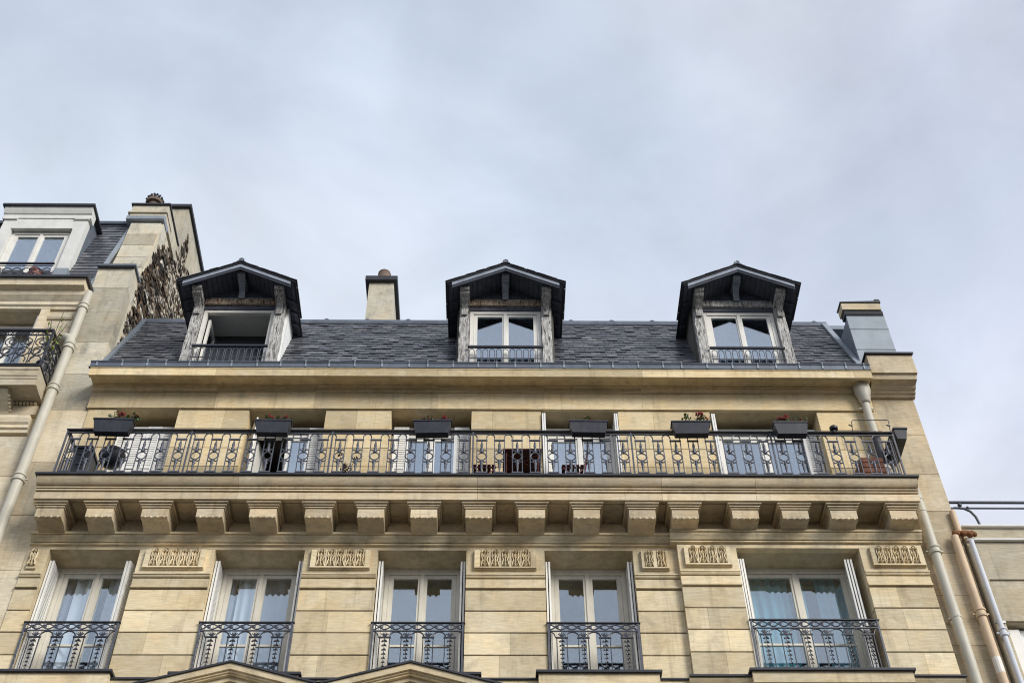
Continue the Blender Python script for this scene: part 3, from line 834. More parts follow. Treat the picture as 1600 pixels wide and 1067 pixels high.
# ---------------------------------------------------------------- dormers
def dormer(cx, label, opened=False, cheek=0):
    D = part('dormer', B, label)
    yf = -.10
    pw = .19; ph = .90
    for s in (-1, 1):
        xo = cx + s * ph; xi = cx + s * (ph - pw)
        xa, xb = min(xo, xi), max(xo, xi)
        m = MB(); rows = 14; vs = []; fs = []
        for r in range(rows + 1):
            z = 19.06 + (21.17 - 19.06) * r / rows
            j = lambda: random.uniform(-.008, .008)
            vs += [(xa + j(), yf + j(), z), (xb + j(), yf + j(), z), (xb + j(), yf + .19, z), (xa + j(), yf + .19, z)]
        for r in range(rows):
            for q in range(4):
                fs.append((r * 4 + q, r * 4 + (q + 1) % 4, r * 4 + 4 + (q + 1) % 4, r * 4 + 4 + q))
        fs += [(0, 3, 2, 1), tuple(rows * 4 + q for q in range(4))]
        obj('post', m.add(vs, fs), 'peel', D)
        # carved console carrying the eave
        xm = (xa + xb) / 2
        c = MB()
        c.px([(yf - .012, 20.80), (yf - .05, 20.78), (yf - .07, 20.83), (yf - .05, 20.89), (yf - .06, 20.95), (yf - .14, 21.01), (yf - .22, 21.03), (yf - .25, 21.07), (yf - .012, 21.07)], xm - .058, xm + .058)
        c.px([(yf - .012, 21.071), (yf - .33, 21.071), (yf - .35, 21.09), (yf - .35, 21.115), (yf - .40, 21.125), (yf - .42, 21.15), (yf - .42, 21.19), (yf - .012, 21.19)], xm - .092, xm + .092)
        obj('console', c, 'peel', D)
        # side cheek, clad in zinc
        ck = MB(); xq = cx + s * (ph - .035)
        pr = [(yf + .19, 19.1)]
        def roofy(z): return R0.y + (z - R0.z) / (R1.z - R0.z) * (R1.y - R0.y)
        ck.px([(yf + .191, 19.2), (yf + .191, 21.19), (roofy(21.19) + .06, 21.19), (roofy(19.4) + .06, 19.3)], min(xq, xq - s * .03), max(xq, xq - s * .03))
        obj('cheek', ck, 'zinc_p', D)
    xi = cx - ph + pw + .003; xj = cx + ph - pw - .003
    rows = 10; vs = []; fs = []
    for r in range(rows + 1):
        xx = xi + (xj - xi) * r / rows; j = lambda: random.uniform(-.009, .009)
        vs += [(xx, yf + .01 + j(), 21.135 + j()), (xx, yf + .01 + j(), 21.30 + j()), (xx, yf + .15, 21.30), (xx, yf + .15, 21.135)]
    for r in range(rows):
        for q in range(4):
            fs.append((r * 4 + q, r * 4 + (q + 1) % 4, r * 4 + 4 + (q + 1) % 4, r * 4 + 4 + q))
    fs += [(0, 3, 2, 1), tuple(rows * 4 + q for q in range(4))]
    obj('lintel_beam', MB().add(vs, fs), 'peel_b' if cx < 3 else 'peel', D)
    obj('transom_board', MB().box(xi, xj, yf + .06, yf + .12, 21.035, 21.135), 'boards', D)
    # gable
    k = .515; hw = 1.12; za = 21.675      # underside apex of the boards
    gz = lambda u: za - k * abs(u)
    obj('tympanum', MB().py([(xi, 21.30), (xj, 21.30), (xj, gz(xj - cx) - .004), (cx, za - .004), (xi, gz(xi - cx) - .004)], yf + .04, yf + .08), 'fascia', D)
    for q in range(10):     # upright boards closing the gable
        a = xi + (xj - xi) * q / 10 + .004; b = xi + (xj - xi) * (q + 1) / 10 - .004
        lo_ = 21.36
        if min(gz(a - cx), gz(b - cx)) > lo_ + .01:
            obj('gable_board', MB().py([(a, lo_), (b, lo_), (b, gz(b - cx) - .003), (a, gz(a - cx) - .003)], yf + .022, yf + .039), 'boards', D)
    yv = -.64
    nb = 12; bw = hw / nb
    for s in (-1, 1):
        for q in range(nb):     # soffit boards under the roof
            u0, u1 = q * bw + .004, (q + 1) * bw - .004
            yend = roofy(gz(u0)) + .10
            dz = random.uniform(0, .004)
            a, b = cx + s * u0, cx + s * u1
            obj('soffit_board', MB().hexa([(a, yv, gz(u0) - dz), (b, yv, gz(u1) - dz), (b, yend, gz(u1) - dz), (a, yend, gz(u0) - dz),
                                           (a, yv, gz(u0) + .016), (b, yv, gz(u1) + .016), (b, yend, gz(u1) + .016), (a, yend, gz(u0) + .016)]), 'boards', D)
        # barge board, two boards deep
        for (y0, y1, d0, d1, mt, inn) in ((yv - .02, yv - .003, -.012, .075, 'fascia', .07), (yv + .002, yv + .03, .004, .12, 'boards', .07)):
            m = MB(); h2 = hw - inn
            m.py([(cx, za - d0), (cx + s * h2, za - d0 - k * h2), (cx + s * h2, za - d1 - k * h2), (cx, za - d1)], y0, y1)
            obj('barge_board', m, mt, D)
        # roof slab and its slates
        m = MB(); m.py([(cx, za + .045), (cx + s * (hw + .03), za + .045 - k * (hw + .03)), (cx + s * (hw + .03), za + .018 - k * (hw + .03)), (cx, za + .018)], yv - .04, 1.10)
        obj('roof_deck', m, 'zinc_d', D)
        ns = 11; swd = (hw + .05) / ns
        for q in range(ns):
            u0, u1 = q * swd, (q + 1) * swd + .05
            u1 = min(u1, hw + .06)
            for rr in range(5):
                y0 = yv - .065 + rr * .2 + random.uniform(-.006, .006); y1 = y0 + .195
                t = .05 + (.0 if q % 2 else .004); a, b = cx + s * u0, cx + s * u1
                za0 = za + t - k * u0 + .004; zb0 = za + t - k * u1 + .012
                obj('slate', MB().hexa([(a, y0, za0), (b, y0, zb0), (b, y1, zb0), (a, y1, za0), (a, y0, za0 + .01), (b, y0, zb0 + .01), (b, y1, zb0 + .01), (a, y1, za0 + .01)]), 'slate', D)
        # purlin ends under the eave
        for yy in (-.2, .1, .4):
            m = MB(); u0, u1 = ph + .01, hw - .03
            a, b = cx + s * u0, cx + s * u1
            m.hexa([(a, yy, gz(u0) - .05), (b, yy, gz(u1) - .05), (b, yy + .07, gz(u1) - .05), (a, yy + .07, gz(u0) - .05), (a, yy, gz(u0) - .006), (b, yy, gz(u1) - .006), (b, yy + .07, gz(u1) - .006), (a, yy + .07, gz(u0) - .006)])
            obj('rafter_end', m, 'boards', D)
    obj('ridge_cap', MB().py([(cx - .09, za + .035), (cx - .03, za + .085), (cx, za + .10), (cx + .03, za + .085), (cx + .09, za + .035), (cx, za + .07)], yv - .07, 1.15), 'lead', D)
    obj('ridge_knob', MB().arc((cx, yv - .06, za + .095), .045, 0, 180, .014, 6, 5), 'lead', D)
    # central console under the apex
    c = MB()
    c.px([(yf + .009, 21.29), (yf - .03, 21.27), (yf - .055, 21.30), (yf - .05, 21.36), (yf - .08, 21.43), (yf - .16, 21.47), (yf - .24, 21.49), (yf - .25, 21.52), (yf + .009, 21.52)], cx - .06, cx + .06)
    c.px([(yf + .009, 21.521), (yf - .32, 21.521), (yf - .34, 21.54), (yf - .36, 21.545), (yf - .41, 21.565), (yf - .42, 21.59), (yf - .42, 21.645), (yf + .009, 21.645)], cx - .075, cx + .075)
    obj('console', c, 'fascia', D)
    # window
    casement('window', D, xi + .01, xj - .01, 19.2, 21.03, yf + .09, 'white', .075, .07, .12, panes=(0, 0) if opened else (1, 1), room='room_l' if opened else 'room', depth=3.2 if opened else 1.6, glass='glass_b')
    if opened:
        m = MB(); m.box(xi + .09, xi + .125, yf + .19, yf + .80, 19.27, 20.86)
        m2 = MB()
        for (y0, y1, z0, z1) in ((.2, .27, 19.27, 20.86), (.68, .75, 19.27, 20.86), (.27, .68, 20.79, 20.86), (.27, .68, 19.27, 19.34)):
            m2.box(xi + .1, xi + .15, yf + y0, yf + y1, z0, z1)
        obj('open_sash', m2, 'white', D)
        obj('pane', MB().box(xi + .12, xi + .13, yf + .27, yf + .68, 19.34, 20.79), 'glass', D)
    # guard rail
    yg = yf - .045
    obj('handrail', MB().box(xi - .015, xj + .015, yg - .025, yg + .02, 19.80, 19.845), 'iron', D)
    gm = MB(); n = 11; gw = (xj - xi) / n
    for q in range(n):
        xc = xi + gw * (q + .5); r = gw * .38
        gm.tube([(xc - r, yg, 19.3), (xc - r, yg, 19.70)] + [(xc - r * math.cos(PI * t / 6), yg, 19.70 + r * 1.25 * math.sin(PI * t / 6)) for t in range(1, 6)] + [(xc + r, yg, 19.70), (xc + r, yg, 19.3)], .008, 5)
    gm.box(xi, xj, yg - .008, yg + .008, 19.5, 19.512)
    obj('guard_hoops', gm, 'iron_l' if opened else 'iron_l', D, 60)
dormer(DX[0], 'left dormer with its window open', True)
dormer(DX[1], 'middle dormer with both casements shut')
dormer(DX[2], 'right dormer with bare weathered lintel')

# ---------------------------------------------------------------- right end pier, zinc-clad wall head
PR = part('end_pier', B)
px0, px1 = 6.985, 7.755
zb = [12.2, 13.2, 14.15, 15.0, 15.9, 16.75, 17.7, 18.62]
for z0, z1 in zip(zb[:-1], zb[1:]):
    obj('stone_block', block(px0, px1, .03 + random.uniform(0, .004), z0, z1, .6, .004, .0025), 'render_r', PR)
obj('pier_core', MB().box(px0 + .01, px1 - .01, .05, 6.0, 12.2, 19.3), 'render_r', PR)
obj('moulding', MB().px([(.05, 18.621), (-.03, 18.621), (-.04, 18.65), (-.10, 18.67), (-.10, 18.70), (-.17, 18.72), (-.20, 18.76), (-.33, 18.78), (-.36, 18.88), (.05, 18.88)], px0 - .03, px1 + .03), 'render_r', PR)
obj('cap_block', MB().px([(.3, 18.881), (-.40, 18.881), (-.40, 19.37), (.3, 19.40)], px0 - .03, px1 + .05), 'render_r', PR)
obj('cap_flashing', MB().px([(.3, 19.402), (-.43, 19.38), (-.44, 19.36), (-.445, 19.365), (-.44, 19.41), (.3, 19.44)], px0 - .06, px1 + .08), 'zinc_d', PR)
for z0, z1 in ((19.44, 20.02), (20.03, 20.62), (20.63, 21.02)):
    obj('zinc_panel', MB().px([(.10, z0), (.05, z0 + .01), (.045, z1 - .02), (.035, z1 - .01), (.035, z1), (.10, z1)], px0 + .01, px1), 'zinc_p', PR)
obj('wall_head', MB().box(px0 + .02, px1 - .012, .1, 5.5, 19.44, 21.0), 'zinc', PR)
obj('tar_band', MB().px([(.02, 21.022), (.0, 21.06), (.01, 21.14), (.22, 21.14), (.22, 21.022)], px0 - .02, px1 - .02), 'zinc_d', PR)
obj('cap_stone', MB().px([(-.02, 21.142), (-.03, 21.32), (.24, 21.34), (.24, 21.142)], px0 - .05, px1 - .04), 'render_r', PR)
obj('cap_flashing', MB().hexa([(px0 - .07, -.05, 21.325), (px1 - .02, -.05, 21.33), (px1 - .02, .26, 21.35), (px0 - .07, .26, 21.35), (px0 - .07, -.05, 21.35), (px1 - .02, -.05, 21.385), (px1 - .02, .26, 21.41), (px0 - .07, .26, 21.38)]), 'zinc_d', PR)
obj('cap_flashing', MB().box(px1 - .13, px1 - .03, -.04, .1, 21.385, 21.44), 'zinc_d', PR)

# ---------------------------------------------------------------- drainpipes of the main building
def pipe(parent, pts, r, mat, collars=(), name='drainpipe', cmat=None, axis_z=True):
    P = obj(name, MB().tube(pts, r, 12), mat, parent, 50)
    for (x, y, z) in collars:
        obj('collar', MB().lathe([(r + .004, -.075), (r + .022, -.07), (r + .026, -.04), (r + .010, -.03), (r + .010, .03), (r + .026, .04), (r + .024, .07), (r + .004, .075)], (x, y, z), 12), cmat or mat, P, 40)
        m = MB(); m.box(x - r - .06, x + r + .06, y + .0, y + .02, z - .012, z + .012)
        obj('clip', m, cmat or mat, P)
    return P
xd = 6.77
up = pipe(B, [(xd, -.13, 18.5), (xd, -.13, 17.56)], .075, 'pipe', ())
obj('hopper', MB().lathe([(.075, -.2), (.095, -.18), (.10, -.12), (.115, -.10), (.12, -.02), (.15, .06), (.155, .12), (.148, .14), (.155, .16), (.15, .24), (.12, .26)], (xd, -.16, 18.52), 14), 'pipe', up, 40)
obj('clip', MB().box(xd - .13, xd + .13, -.13, -.10, 18.2, 18.225), 'pipe', up)
lo = pipe(B, [(xd, -.13, 17.559), (xd, -.13, 16.72)], .082, 'pipe_black')
obj('collar', MB().lathe([(.07, -.05), (.095, -.045), (.095, .03), (.085, .035)], (xd, -.13, 16.72), 12), 'white', lo, 40)
obj('lower_length', MB().tube([(xd, -.13, 16.68), (xd, -.13, 15.95)], .082, 12), 'pipe_grey', lo, 50)
wp = pipe(B, [(7.18, -.11, 16.12), (7.18, -.11, .1)], .08, 'pipe', [(7.18, -.11, 14.92), (7.18, -.11, 12.0)])
for zc_ in (15.75, 13.6):
    obj('clip', MB().lathe([(.081, -.018), (.088, -.015), (.088, .015), (.081, .018)], (7.18, -.11, zc_), 12).box(7.06, 7.10, -.10, .03, zc_ - .012, zc_ + .012), 'pipe', wp)
obj('pipe_elbow', MB().tube([(7.06, -.3, 16.28), (7.12, -.2, 16.22), (7.17, -.12, 16.13), (7.18, -.11, 16.0)], .088, 12), 'pipe', B, 60)
tp = pipe(B, [(7.60, -.08, 15.25), (7.60, -.08, .1)], .066, 'pipe_tan', [(7.60, -.08, 13.70)], cmat='pipe_tan')
obj('worn_patch', MB().lathe([(.0665, -.14), (.0675, -.12), (.0675, .12), (.0665, .14)], (7.60, -.08, 12.75), 12), 'white', tp, 50)

# rear central chimney stack
CH = thing('chimney_stack', (-2.62, 3.0, 22.2), 'pale rendered chimney stack rising alone behind the slate roof', 'chimney')
obj('shaft', MB().box(-2.91, -2.345, 2.2, 4.4, 22.0, 24.66), 'render_l', CH)
obj('cap', MB().px([(2.1, 24.661), (2.1, 24.80), (2.13, 24.83), (4.5, 24.83), (4.5, 24.661)], -3.0, -2.265), 'zinc_d', CH)
obj('pot', MB().lathe([(.15, 0), (.15, .22), (.14, .25), (.155, .28), (.145, .32), (.10, .35), (.05, .365), (.02, .37)], (-2.60, 2.32, 24.83), 12), 'clay', CH, 60)

# ================================================================== party wall and stacks on the left
PW = thing('party_wall', (-7.8, .5, 0), 'weathered party wall with exposed rubble and twin chimney stacks left of the slate roof', 'wall')
pl0, pl1 = -8.17, -7.43
zb = [0.0, 12.3, 13.4, 14.6, 15.75, 16.95, 18.25, 19.2, 20.1, 21.0, 21.75, 22.40]
for z0, z1 in zip(zb[:-1], zb[1:]):
    xr = -7.575 if z1 < 15.8 else (-7.375 if z1 < 18.3 else pl1)
    obj('stone_block', block(pl0, xr, .025 + random.uniform(0, .006), z0, z1, .3, .004, .0025), 'stone_nb' if z1 < 18.3 else 'render_l', PW)
obj('cap_flashing', MB().px([(.42, 22.402), (-.05, 22.402), (-.06, 22.38), (-.065, 22.385), (-.06, 22.44), (.42, 22.48)], pl0 - .02, pl1 + .04), 'lead', PW)
prof = [(.32, 12.3), (.32, 22.38), (.45, 22.75), (.60, 23.35), (.72, 24.88), (4.2, 24.88), (4.2, 12.3)]
obj('wall_body', MB().px(prof, pl0 + .004, pl1 - .004), 'render_l', PW)
# raking coping stones
pts = [(.36, 22.5), (.50, 23.0), (.58, 23.45), (.64, 23.95), (.68, 24.4), (.71, 24.86)]
for (y0, z0), (y1, z1) in zip(pts[:-1], pts[1:]):
    obj('coping_stone', MB().px([(y0 - .03, z0 + .006), (y1 - .03, z1 - .006), (y1 + .06, z1 - .006), (y0 + .10, z0 + .006)], pl0 + .02, pl1 - .05), 'render_l', PW)
obj('stack_flashing', MB().px([(.62, 24.90), (.60, 24.92), (.60, 25.03), (.66, 25.05), (1.0, 25.05), (1.0, 24.90)], pl0 - .1, pl1 + .01), 'zinc_p', PW)
s1 = obj('front_stack', MB().box(-8.25, pl1 + .002, .68, 1.79, 25.051, 25.52), 'render_l', PW)
obj('string_course', MB().box(-8.3, pl1 + .02, .64, 1.2, 25.22, 25.26), 'render_l', s1)
obj('cap', MB().box(-8.28, pl1 + .035, .63, 1.84, 25.521, 25.56), 'zinc_d', s1)
s2 = obj('rear_stack', MB().box(-8.3, pl1 + .012, 1.80, 4.2, 24.0, 26.97), 'render_l', PW)
obj('cap', MB().box(-8.36, pl1 + .075, 1.72, 4.3, 26.971, 27.06), 'zinc_d', s2)
pot = obj('chimney_pot', MB().lathe([(.12, 0), (.13, .2), (.19, .22), (.2, .28), (.18, .35), (.13, .41), (.08, .44), (.03, .45)], (-7.86, .84, 25.56), 14), 'clay', PW, 50)
sp_ = MB()
for k in range(14):
    a = 2 * PI * k / 14
    sp_.ball((-7.86 + .19 * math.cos(a), .84 + .19 * math.sin(a), 25.90), .032, 6); sp_.ball((-7.86 + .15 * math.cos(a + .2), .84 + .15 * math.sin(a + .2), 26.0), .03, 6)
obj('pot_crown', sp_, 'zinc_d', pot)
# exposed rubble on the side of the party wall: uneven stones standing proud of the broken render
rb = MB(); rnd = random.Random(3)
def inside(y, z):
    prof_ = [(.4, 22.5), (.5, 22.9), (.8, 23.7), (1.1, 24.6), (1.6, 24.8), (1.9, 25.5), (2.3, 26.4), (2.6, 26.0), (3.4, 25.8), (4.0, 25.5)]
    top = prof_[-1][1]
    for (ya, za_), (yb, zb_) in zip(prof_[:-1], prof_[1:]):
        if ya <= y <= yb: top = za_ + (zb_ - za_) * (y - ya) / (yb - ya)
    top += .16 * math.sin(y * 9) + .12 * math.sin(y * 23 + 1)
    low = 20.2
    left = .50 + .05 * math.sin(z * 7) + .03 * math.sin(z * 19)
    return low < z < top and y > left and y < 3.75 + .12 * math.sin(z * 8)
zz = 20.2
while zz < 26.8:
    yy = .4 + rnd.uniform(0, .1)
    hh = rnd.uniform(.07, .15)
    while yy < 4.0:
        ww = rnd.choice([.10, .14, .2, .28, .4]) * rnd.uniform(.8, 1.2)
        if inside(yy + ww / 2, zz + hh / 2) and rnd.random() < .94:
            pr_ = rnd.uniform(.0, .022)
            j = lambda s=.006: rnd.uniform(-s, s)
            x0 = pl1 + .002
            k_ = lambda: rnd.uniform(-.035, .03)
            q = [(yy + .01 + k_(), zz + .008 + k_()), (yy + ww - .015 + k_(), zz + .008 + k_()), (yy + ww - .015 + k_(), zz + hh - .008 + k_()), (yy + .01 + k_(), zz + hh - .008 + k_())]
            c_ = [(a * .72 + (yy + ww / 2) * .28, b * .72 + (zz + hh / 2) * .28) for a, b in q]
            rb.add([(x0, a, b) for a, b in q] + [(x0 + pr_ + .012 + j(), a, b) for a, b in c_], [(0, 1, 5, 4), (1, 2, 6, 5), (2, 3, 7, 6), (3, 0, 4, 7), (4, 5, 6, 7)])
        yy += ww
    zz += hh
mr = N('rubble_stone', .95, .15)
rr_ = mr.ramp(mr.rnd(), [(0, (.035, .030, .026)), (.3, (.10, .08, .06)), (.5, (.26, .205, .145)), (.62, (.66, .60, .49)), (.76, (.20, .125, .075)), (.9, (.07, .05, .035)), (1, (.78, .73, .62))])
rr_ = mr.mix(rr_, mr.ramp(mr.noise(4.5, (1, 1, 1), 6, .7, 1.2), [(.40, .12), (.50, .8), (.60, 1.25)]), 1, 'MULTIPLY')
mr.base(mr.mix(rr_, mr.ramp(mr.noise(14, (1, 1, 1), 5, .7), [(.38, .35), (.6, 1.2)]), 1, 'MULTIPLY')); mr.bump(mr.noise(25, (1, 1, 1), 5), .8, .02)
M['rubble'] = mr.m
tag(obj('rubble_stones', rb, 'rubble', PW), kind='stuff')
bed = MB()
ny, nzz = 40, 64
for i in range(ny):
    for k in range(nzz):
        y0 = .4 + 3.5 * i / ny; z0 = 20.2 + 6.6 * k / nzz
        if inside(y0 + .045, z0 + .05):
            bed.add([(pl1 + .0005, y0, z0), (pl1 + .0005, y0 + .0875, z0), (pl1 + .0005, y0 + .0875, z0 + .1035), (pl1 + .0005, y0, z0 + .1035)], [(0, 1, 2, 3)])
M['bed'] = flat('earth_mortar', (.075, .05, .03), .95, .1, var=.5, sc=9, bump=.5)
obj('mortar_bed', bed, 'bed', PW)

# ================================================================== neighbouring building on the left
NL = thing('apartment_building', (-10.5, .5, 0), 'neighbouring limestone building at the left edge with white square dormer', 'building')
nx1 = -8.175
core_n = MB(); core_n.box(-14, -10.2, .03, .5, 0, 21.0); core_n.box(-8.96, nx1, .03, .5, 0, 21.0); core_n.box(-10.2, -8.96, .03, .5, 0, 18.55); core_n.box(-14, nx1, .03, .5, 21.001, 21.7)
obj('wall', core_n, 'stone_nb', NL)
zb = [12.3, 13.35, 14.5, 15.6, 16.6, 17.55]
for z0, z1 in zip(zb[:-1], zb[1:]):
    obj('stone_block', block(-14, nx1, random.uniform(0, .004), z0, z1, .029, .004, .003), 'stone_nb', NL)
for z0, z1 in ((17.96, 18.6), (18.6, 19.25), (19.25, 19.9), (19.9, 20.5), (20.5, 21.0)):
    obj('stone_block', block(-8.95, nx1, random.uniform(0, .004), z0, z1, .029, .004, .003), 'stone_nb', NL)
obj('cornice', MB().px([(.03, 21.0), (-.05, 21.0), (-.06, 21.05), (-.10, 21.08), (-.10, 21.16), (-.14, 21.2), (-.20, 21.27), (-.22, 21.36), (-.34, 21.40), (-.36, 21.52), (-.38, 21.56), (.03, 21.58)], -14, -8.15), 'stone_nb', NL)
obj('cornice_flashing', MB().px([(.03, 21.581), (-.40, 21.565), (-.42, 21.55), (-.425, 21.555), (-.42, 21.62), (.03, 21.68)], -14, -8.10), 'zinc_d', NL)
obj('window_surround', MB().box(-8.95, -8.78, -.045, .0, 18.7, 21.0), 'stone_nb', NL)
obj('impost', MB().px([(.0, 20.72), (-.03, 20.72), (-.05, 20.76), (-.05, 20.80), (-.03, 20.82), (.0, 20.82)], -8.777, -8.3), 'stone_nb', NL)
obj('moulding', MB().px([(.03, 17.60), (-.05, 17.60), (-.06, 17.66), (-.10, 17.68), (-.10, 17.74), (-.14, 17.78), (-.17, 17.86), (-.17, 17.92), (.03, 17.94)], -14, -8.30), 'stone_nb', NL)
# its window
Wn = casement('window', NL, -10.15, -9.0, 18.7, 20.95, .36, 'white', .07, .08, .15)
leaf(-8.99, .34, -93, .3, 18.75, 20.9, Wn)
# its balcony
obj('balcony_slab', MB().px([(.03, 18.32), (-.54, 18.32), (-.55, 18.28), (-.57, 18.28), (-.575, 18.42), (-.59, 18.43), (-.59, 18.47), (-.61, 18.49), (-.62, 18.6), (-.64, 18.62), (-.64, 18.68), (.03, 18.69)], -14, -8.22), 'stone_nb', NL)
obj('slab_flashing', MB().box(-14, -8.20, -.66, .02, 18.691, 18.715), 'zinc_d', NL)
dn = MB()
for k in range(30):
    dn.box(-8.30 - k * .065 - .04, -8.30 - k * .065, -.13, -.03, 18.24, 18.30)
obj('dentil_row', dn, 'stone_nb', NL)
obj('slab_moulding', MB().box(-14, -8.25, -.10, .0, 18.0, 18.22), 'stone_nb', NL)
bk = MB(); bk.px([(0, 17.95), (-.12, 17.97), (-.16, 18.05), (-.30, 18.12), (-.42, 18.2), (-.48, 18.26), (-.48, 18.318), (0, 18.318)], -9.02, -8.72)
for k in range(6): bk.ball((-8.71, -.08 - k * .06, 18.02 + k * .035), .03, 6)
obj('bracket', bk, 'stone_nb', NL, 50)
RN = part('balcony_railing', NL)
yq = -.60
obj('handrail', MB().box(-14, -8.235, yq - .03, yq + .03, 19.70, 19.735), 'iron', RN)
obj('rail', MB().box(-14, -8.235, yq - .012, yq + .012, 19.58, 19.592), 'iron', RN)
obj('rail', MB().box(-14, -8.235, yq - .012, yq + .012, 18.79, 18.802), 'iron', RN)
obj('handrail', MB().box(-8.265, -8.235, yq + .031, .02, 19.70, 19.735), 'iron', RN)
obj('rail', MB().box(-8.255, -8.245, yq + .013, .02, 19.58, 19.592), 'iron', RN)
obj('rail', MB().box(-8.255, -8.245, yq + .013, .02, 18.79, 18.802), 'iron', RN)
sc = MB()
for (cx_, cz_, r, a0, a1) in ((0, .62, .11, -60, 250), (.02, .62, .06, 100, 380), (.0, .36, .12, 60, 380), (-.02, .36, .065, -100, 200), (0, .14, .10, -30, 220), (.1, .5, .07, 90, 330), (-.1, .24, .07, -90, 150)):
    sc.arc((cx_, 0, 18.78 + cz_), r, a0, a1, .012, 9, 5)
sc.box(-.142, -.13, -.008, .008, 18.8, 19.58)
sc.tube([(-.12, 0, 18.85), (.0, 0, 19.1), (.08, 0, 19.3), (-.02, 0, 19.56)], .012, 5)
for k in range(3): sc.arc((-.09 + k * .09, 0, 19.64), .04, 0, 360, .008, 8, 4)
sc_me = sc.mesh('scroll_panel', 'iron', 60)
for k in range(8):
    link('scroll_panel', sc_me, RN, (-8.39 - k * .28, yq, 0))
sd_me = sc_me
for k in range(2):
    o = link('scroll_panel', sd_me, RN, (-8.25, yq + .16 + k * .28, 0)); o.rotation_euler = (0, 0, PI / 2)
obj('post', MB().box(-8.265, -8.235, yq - .02, yq + .02, 18.716, 19.70), 'iron', RN)
# its mansard and dormer
nr0 = Vector((0, .02, 21.68)); nr1 = Vector((0, .98, 25.18)); nd = (nr1 - nr0).normalized(); nn = Vector((0, -nd.z, nd.y)); nl = (nr1 - nr0).length
rfn = obj('roof', MB().px([(nr0.y, nr0.z), (nr1.y, nr1.z), (3, 25.4), (3, 21.6)], -14, -8.16), 'zinc_d', NL)
obj('ridge_roll', MB().px([(.90, 25.13), (.88, 25.19), (.93, 25.27), (1.0, 25.25), (1.02, 25.13)], -14, -8.2), 'lead', rfn)
n_ = 24
for r in range(n_):
    x = -9.2 + (.11 if r % 2 else 0)
    while x < -8.22:
        m = MB(); slate(m, x, min(x + .216, -8.2), r * nl / n_ - .01, min((r + 1.9) * nl / n_, nl), random.choice([0, .003]), nr0, nd, nn)
        obj('slate', m, 'slate', rfn); x += .22
obj('flashing', MB().px([(.0, 21.75), (.93, 25.23), (1.0, 25.18), (.06, 21.7)], -8.25, -8.165), 'zinc_p', rfn)
DN = part('dormer', NL)
d0, d1, yd = -10.66, -8.86, .16
m = MB(); m.box(d0, d0 + .25, yd, yd + .2, 21.7, 24.28); m.box(d1 - .25, d1, yd, yd + .2, 21.7, 24.28); m.box(d0 + .25, d1 - .25, yd + .001, yd + .2, 23.92, 24.28)
obj('front_wall', m, 'plaster', DN)
obj('entablature', MB().px([(yd + .2, 24.281), (yd - .02, 24.281), (yd - .02, 24.40), (yd - .05, 24.42), (yd - .09, 24.50), (yd - .11, 24.58), (yd + .2, 24.58)], d0 - .06, d1 + .06), 'plaster', DN)
for s0 in (d0 - .03, d1 - .28):
    obj('capital', MB().box(s0, s0 + .31, yd - .04, yd, 24.23, 24.29), 'plaster', DN)
obj('roof_edge', MB().box(d0 - .10, d1 + .10, yd - .16, 2.2, 24.581, 24.64), 'zinc_d', DN)
obj('cheek', MB().box(d1 - .06, d1 - .005, yd + .201, 1.2, 21.7, 24.58), 'zinc', DN)
obj('cheek', MB().box(d0 + .005, d0 + .06, yd + .201, 1.2, 21.7, 24.58), 'zinc', DN)
obj('lintel_moulding', MB().box(d0 + .25, d1 - .25, yd - .03, yd, 23.90, 23.97), 'plaster', DN)
casement('window', DN, d0 + .255, d1 - .255, 21.9, 23.91, yd + .09, 'white', .07, .075, .13, depth=.9, glass='glass_b', mg=.1)
gm = MB(); yg = yd - .28
gm.box(-12, -9.03, yg - .02, yg + .02, 22.34, 22.375); gm.box(-12, -9.03, yg - .008, yg + .008, 21.85, 21.862); gm.box(-12, -9.03, yg - .008, yg + .008, 22.27, 22.28)
for k in range(10):
    xx = -9.14 - k * .2
    gm.arc((xx, yg, 22.12), .085, -30, 270, .011, 8, 5); gm.arc((xx, yg, 21.97), .07, 60, 400, .011, 8, 5); gm.arc((xx - .1, yg, 22.2), .05, 180, 360, .01, 6, 5)
obj('guard_rail', gm, 'iron', DN)
obj('apron', MB().box(-9.03, -8.75, -.05, .14, 21.69, 22.3), 'zinc_p', DN)
# flowerpot in the neighbour's dormer guard
p_ = thing('flowerpot', (-9.42, .02, 21.95), 'terracotta pot behind the guard rail of the white dormer', 'pot')
obj('pot_body', MB().lathe([(.09, 0), (.13, .2), (.14, .2), (.14, .24), (.12, .24)], (-9.42, .02, 22.02), 12), 'redbar', p_, 50)
# drainpipe of the neighbour
np_ = pipe(NL, [(-8.10, -.13, 21.4), (-8.10, -.13, 20.02)], .085, 'pipe', [(-8.10, -.13, 20.95)])
pipe(NL, [(-8.08, -.15, 19.93), (-8.08, -.15, 14.0), (-8.08, -.15, .1)], .095, 'pipe', [(-8.08, -.15, 19.75), (-8.08, -.15, 18.62), (-8.08, -.15, 16.4)])
obj('pipe_elbow', MB().tube([(-8.36, .0, 19.98), (-8.30, -.10, 20.02), (-8.2, -.15, 20.03), (-8.11, -.16, 19.98), (-8.08, -.15, 19.85)], [.09, .095, .095, .1, .1], 12), 'pipe', NL, 60)

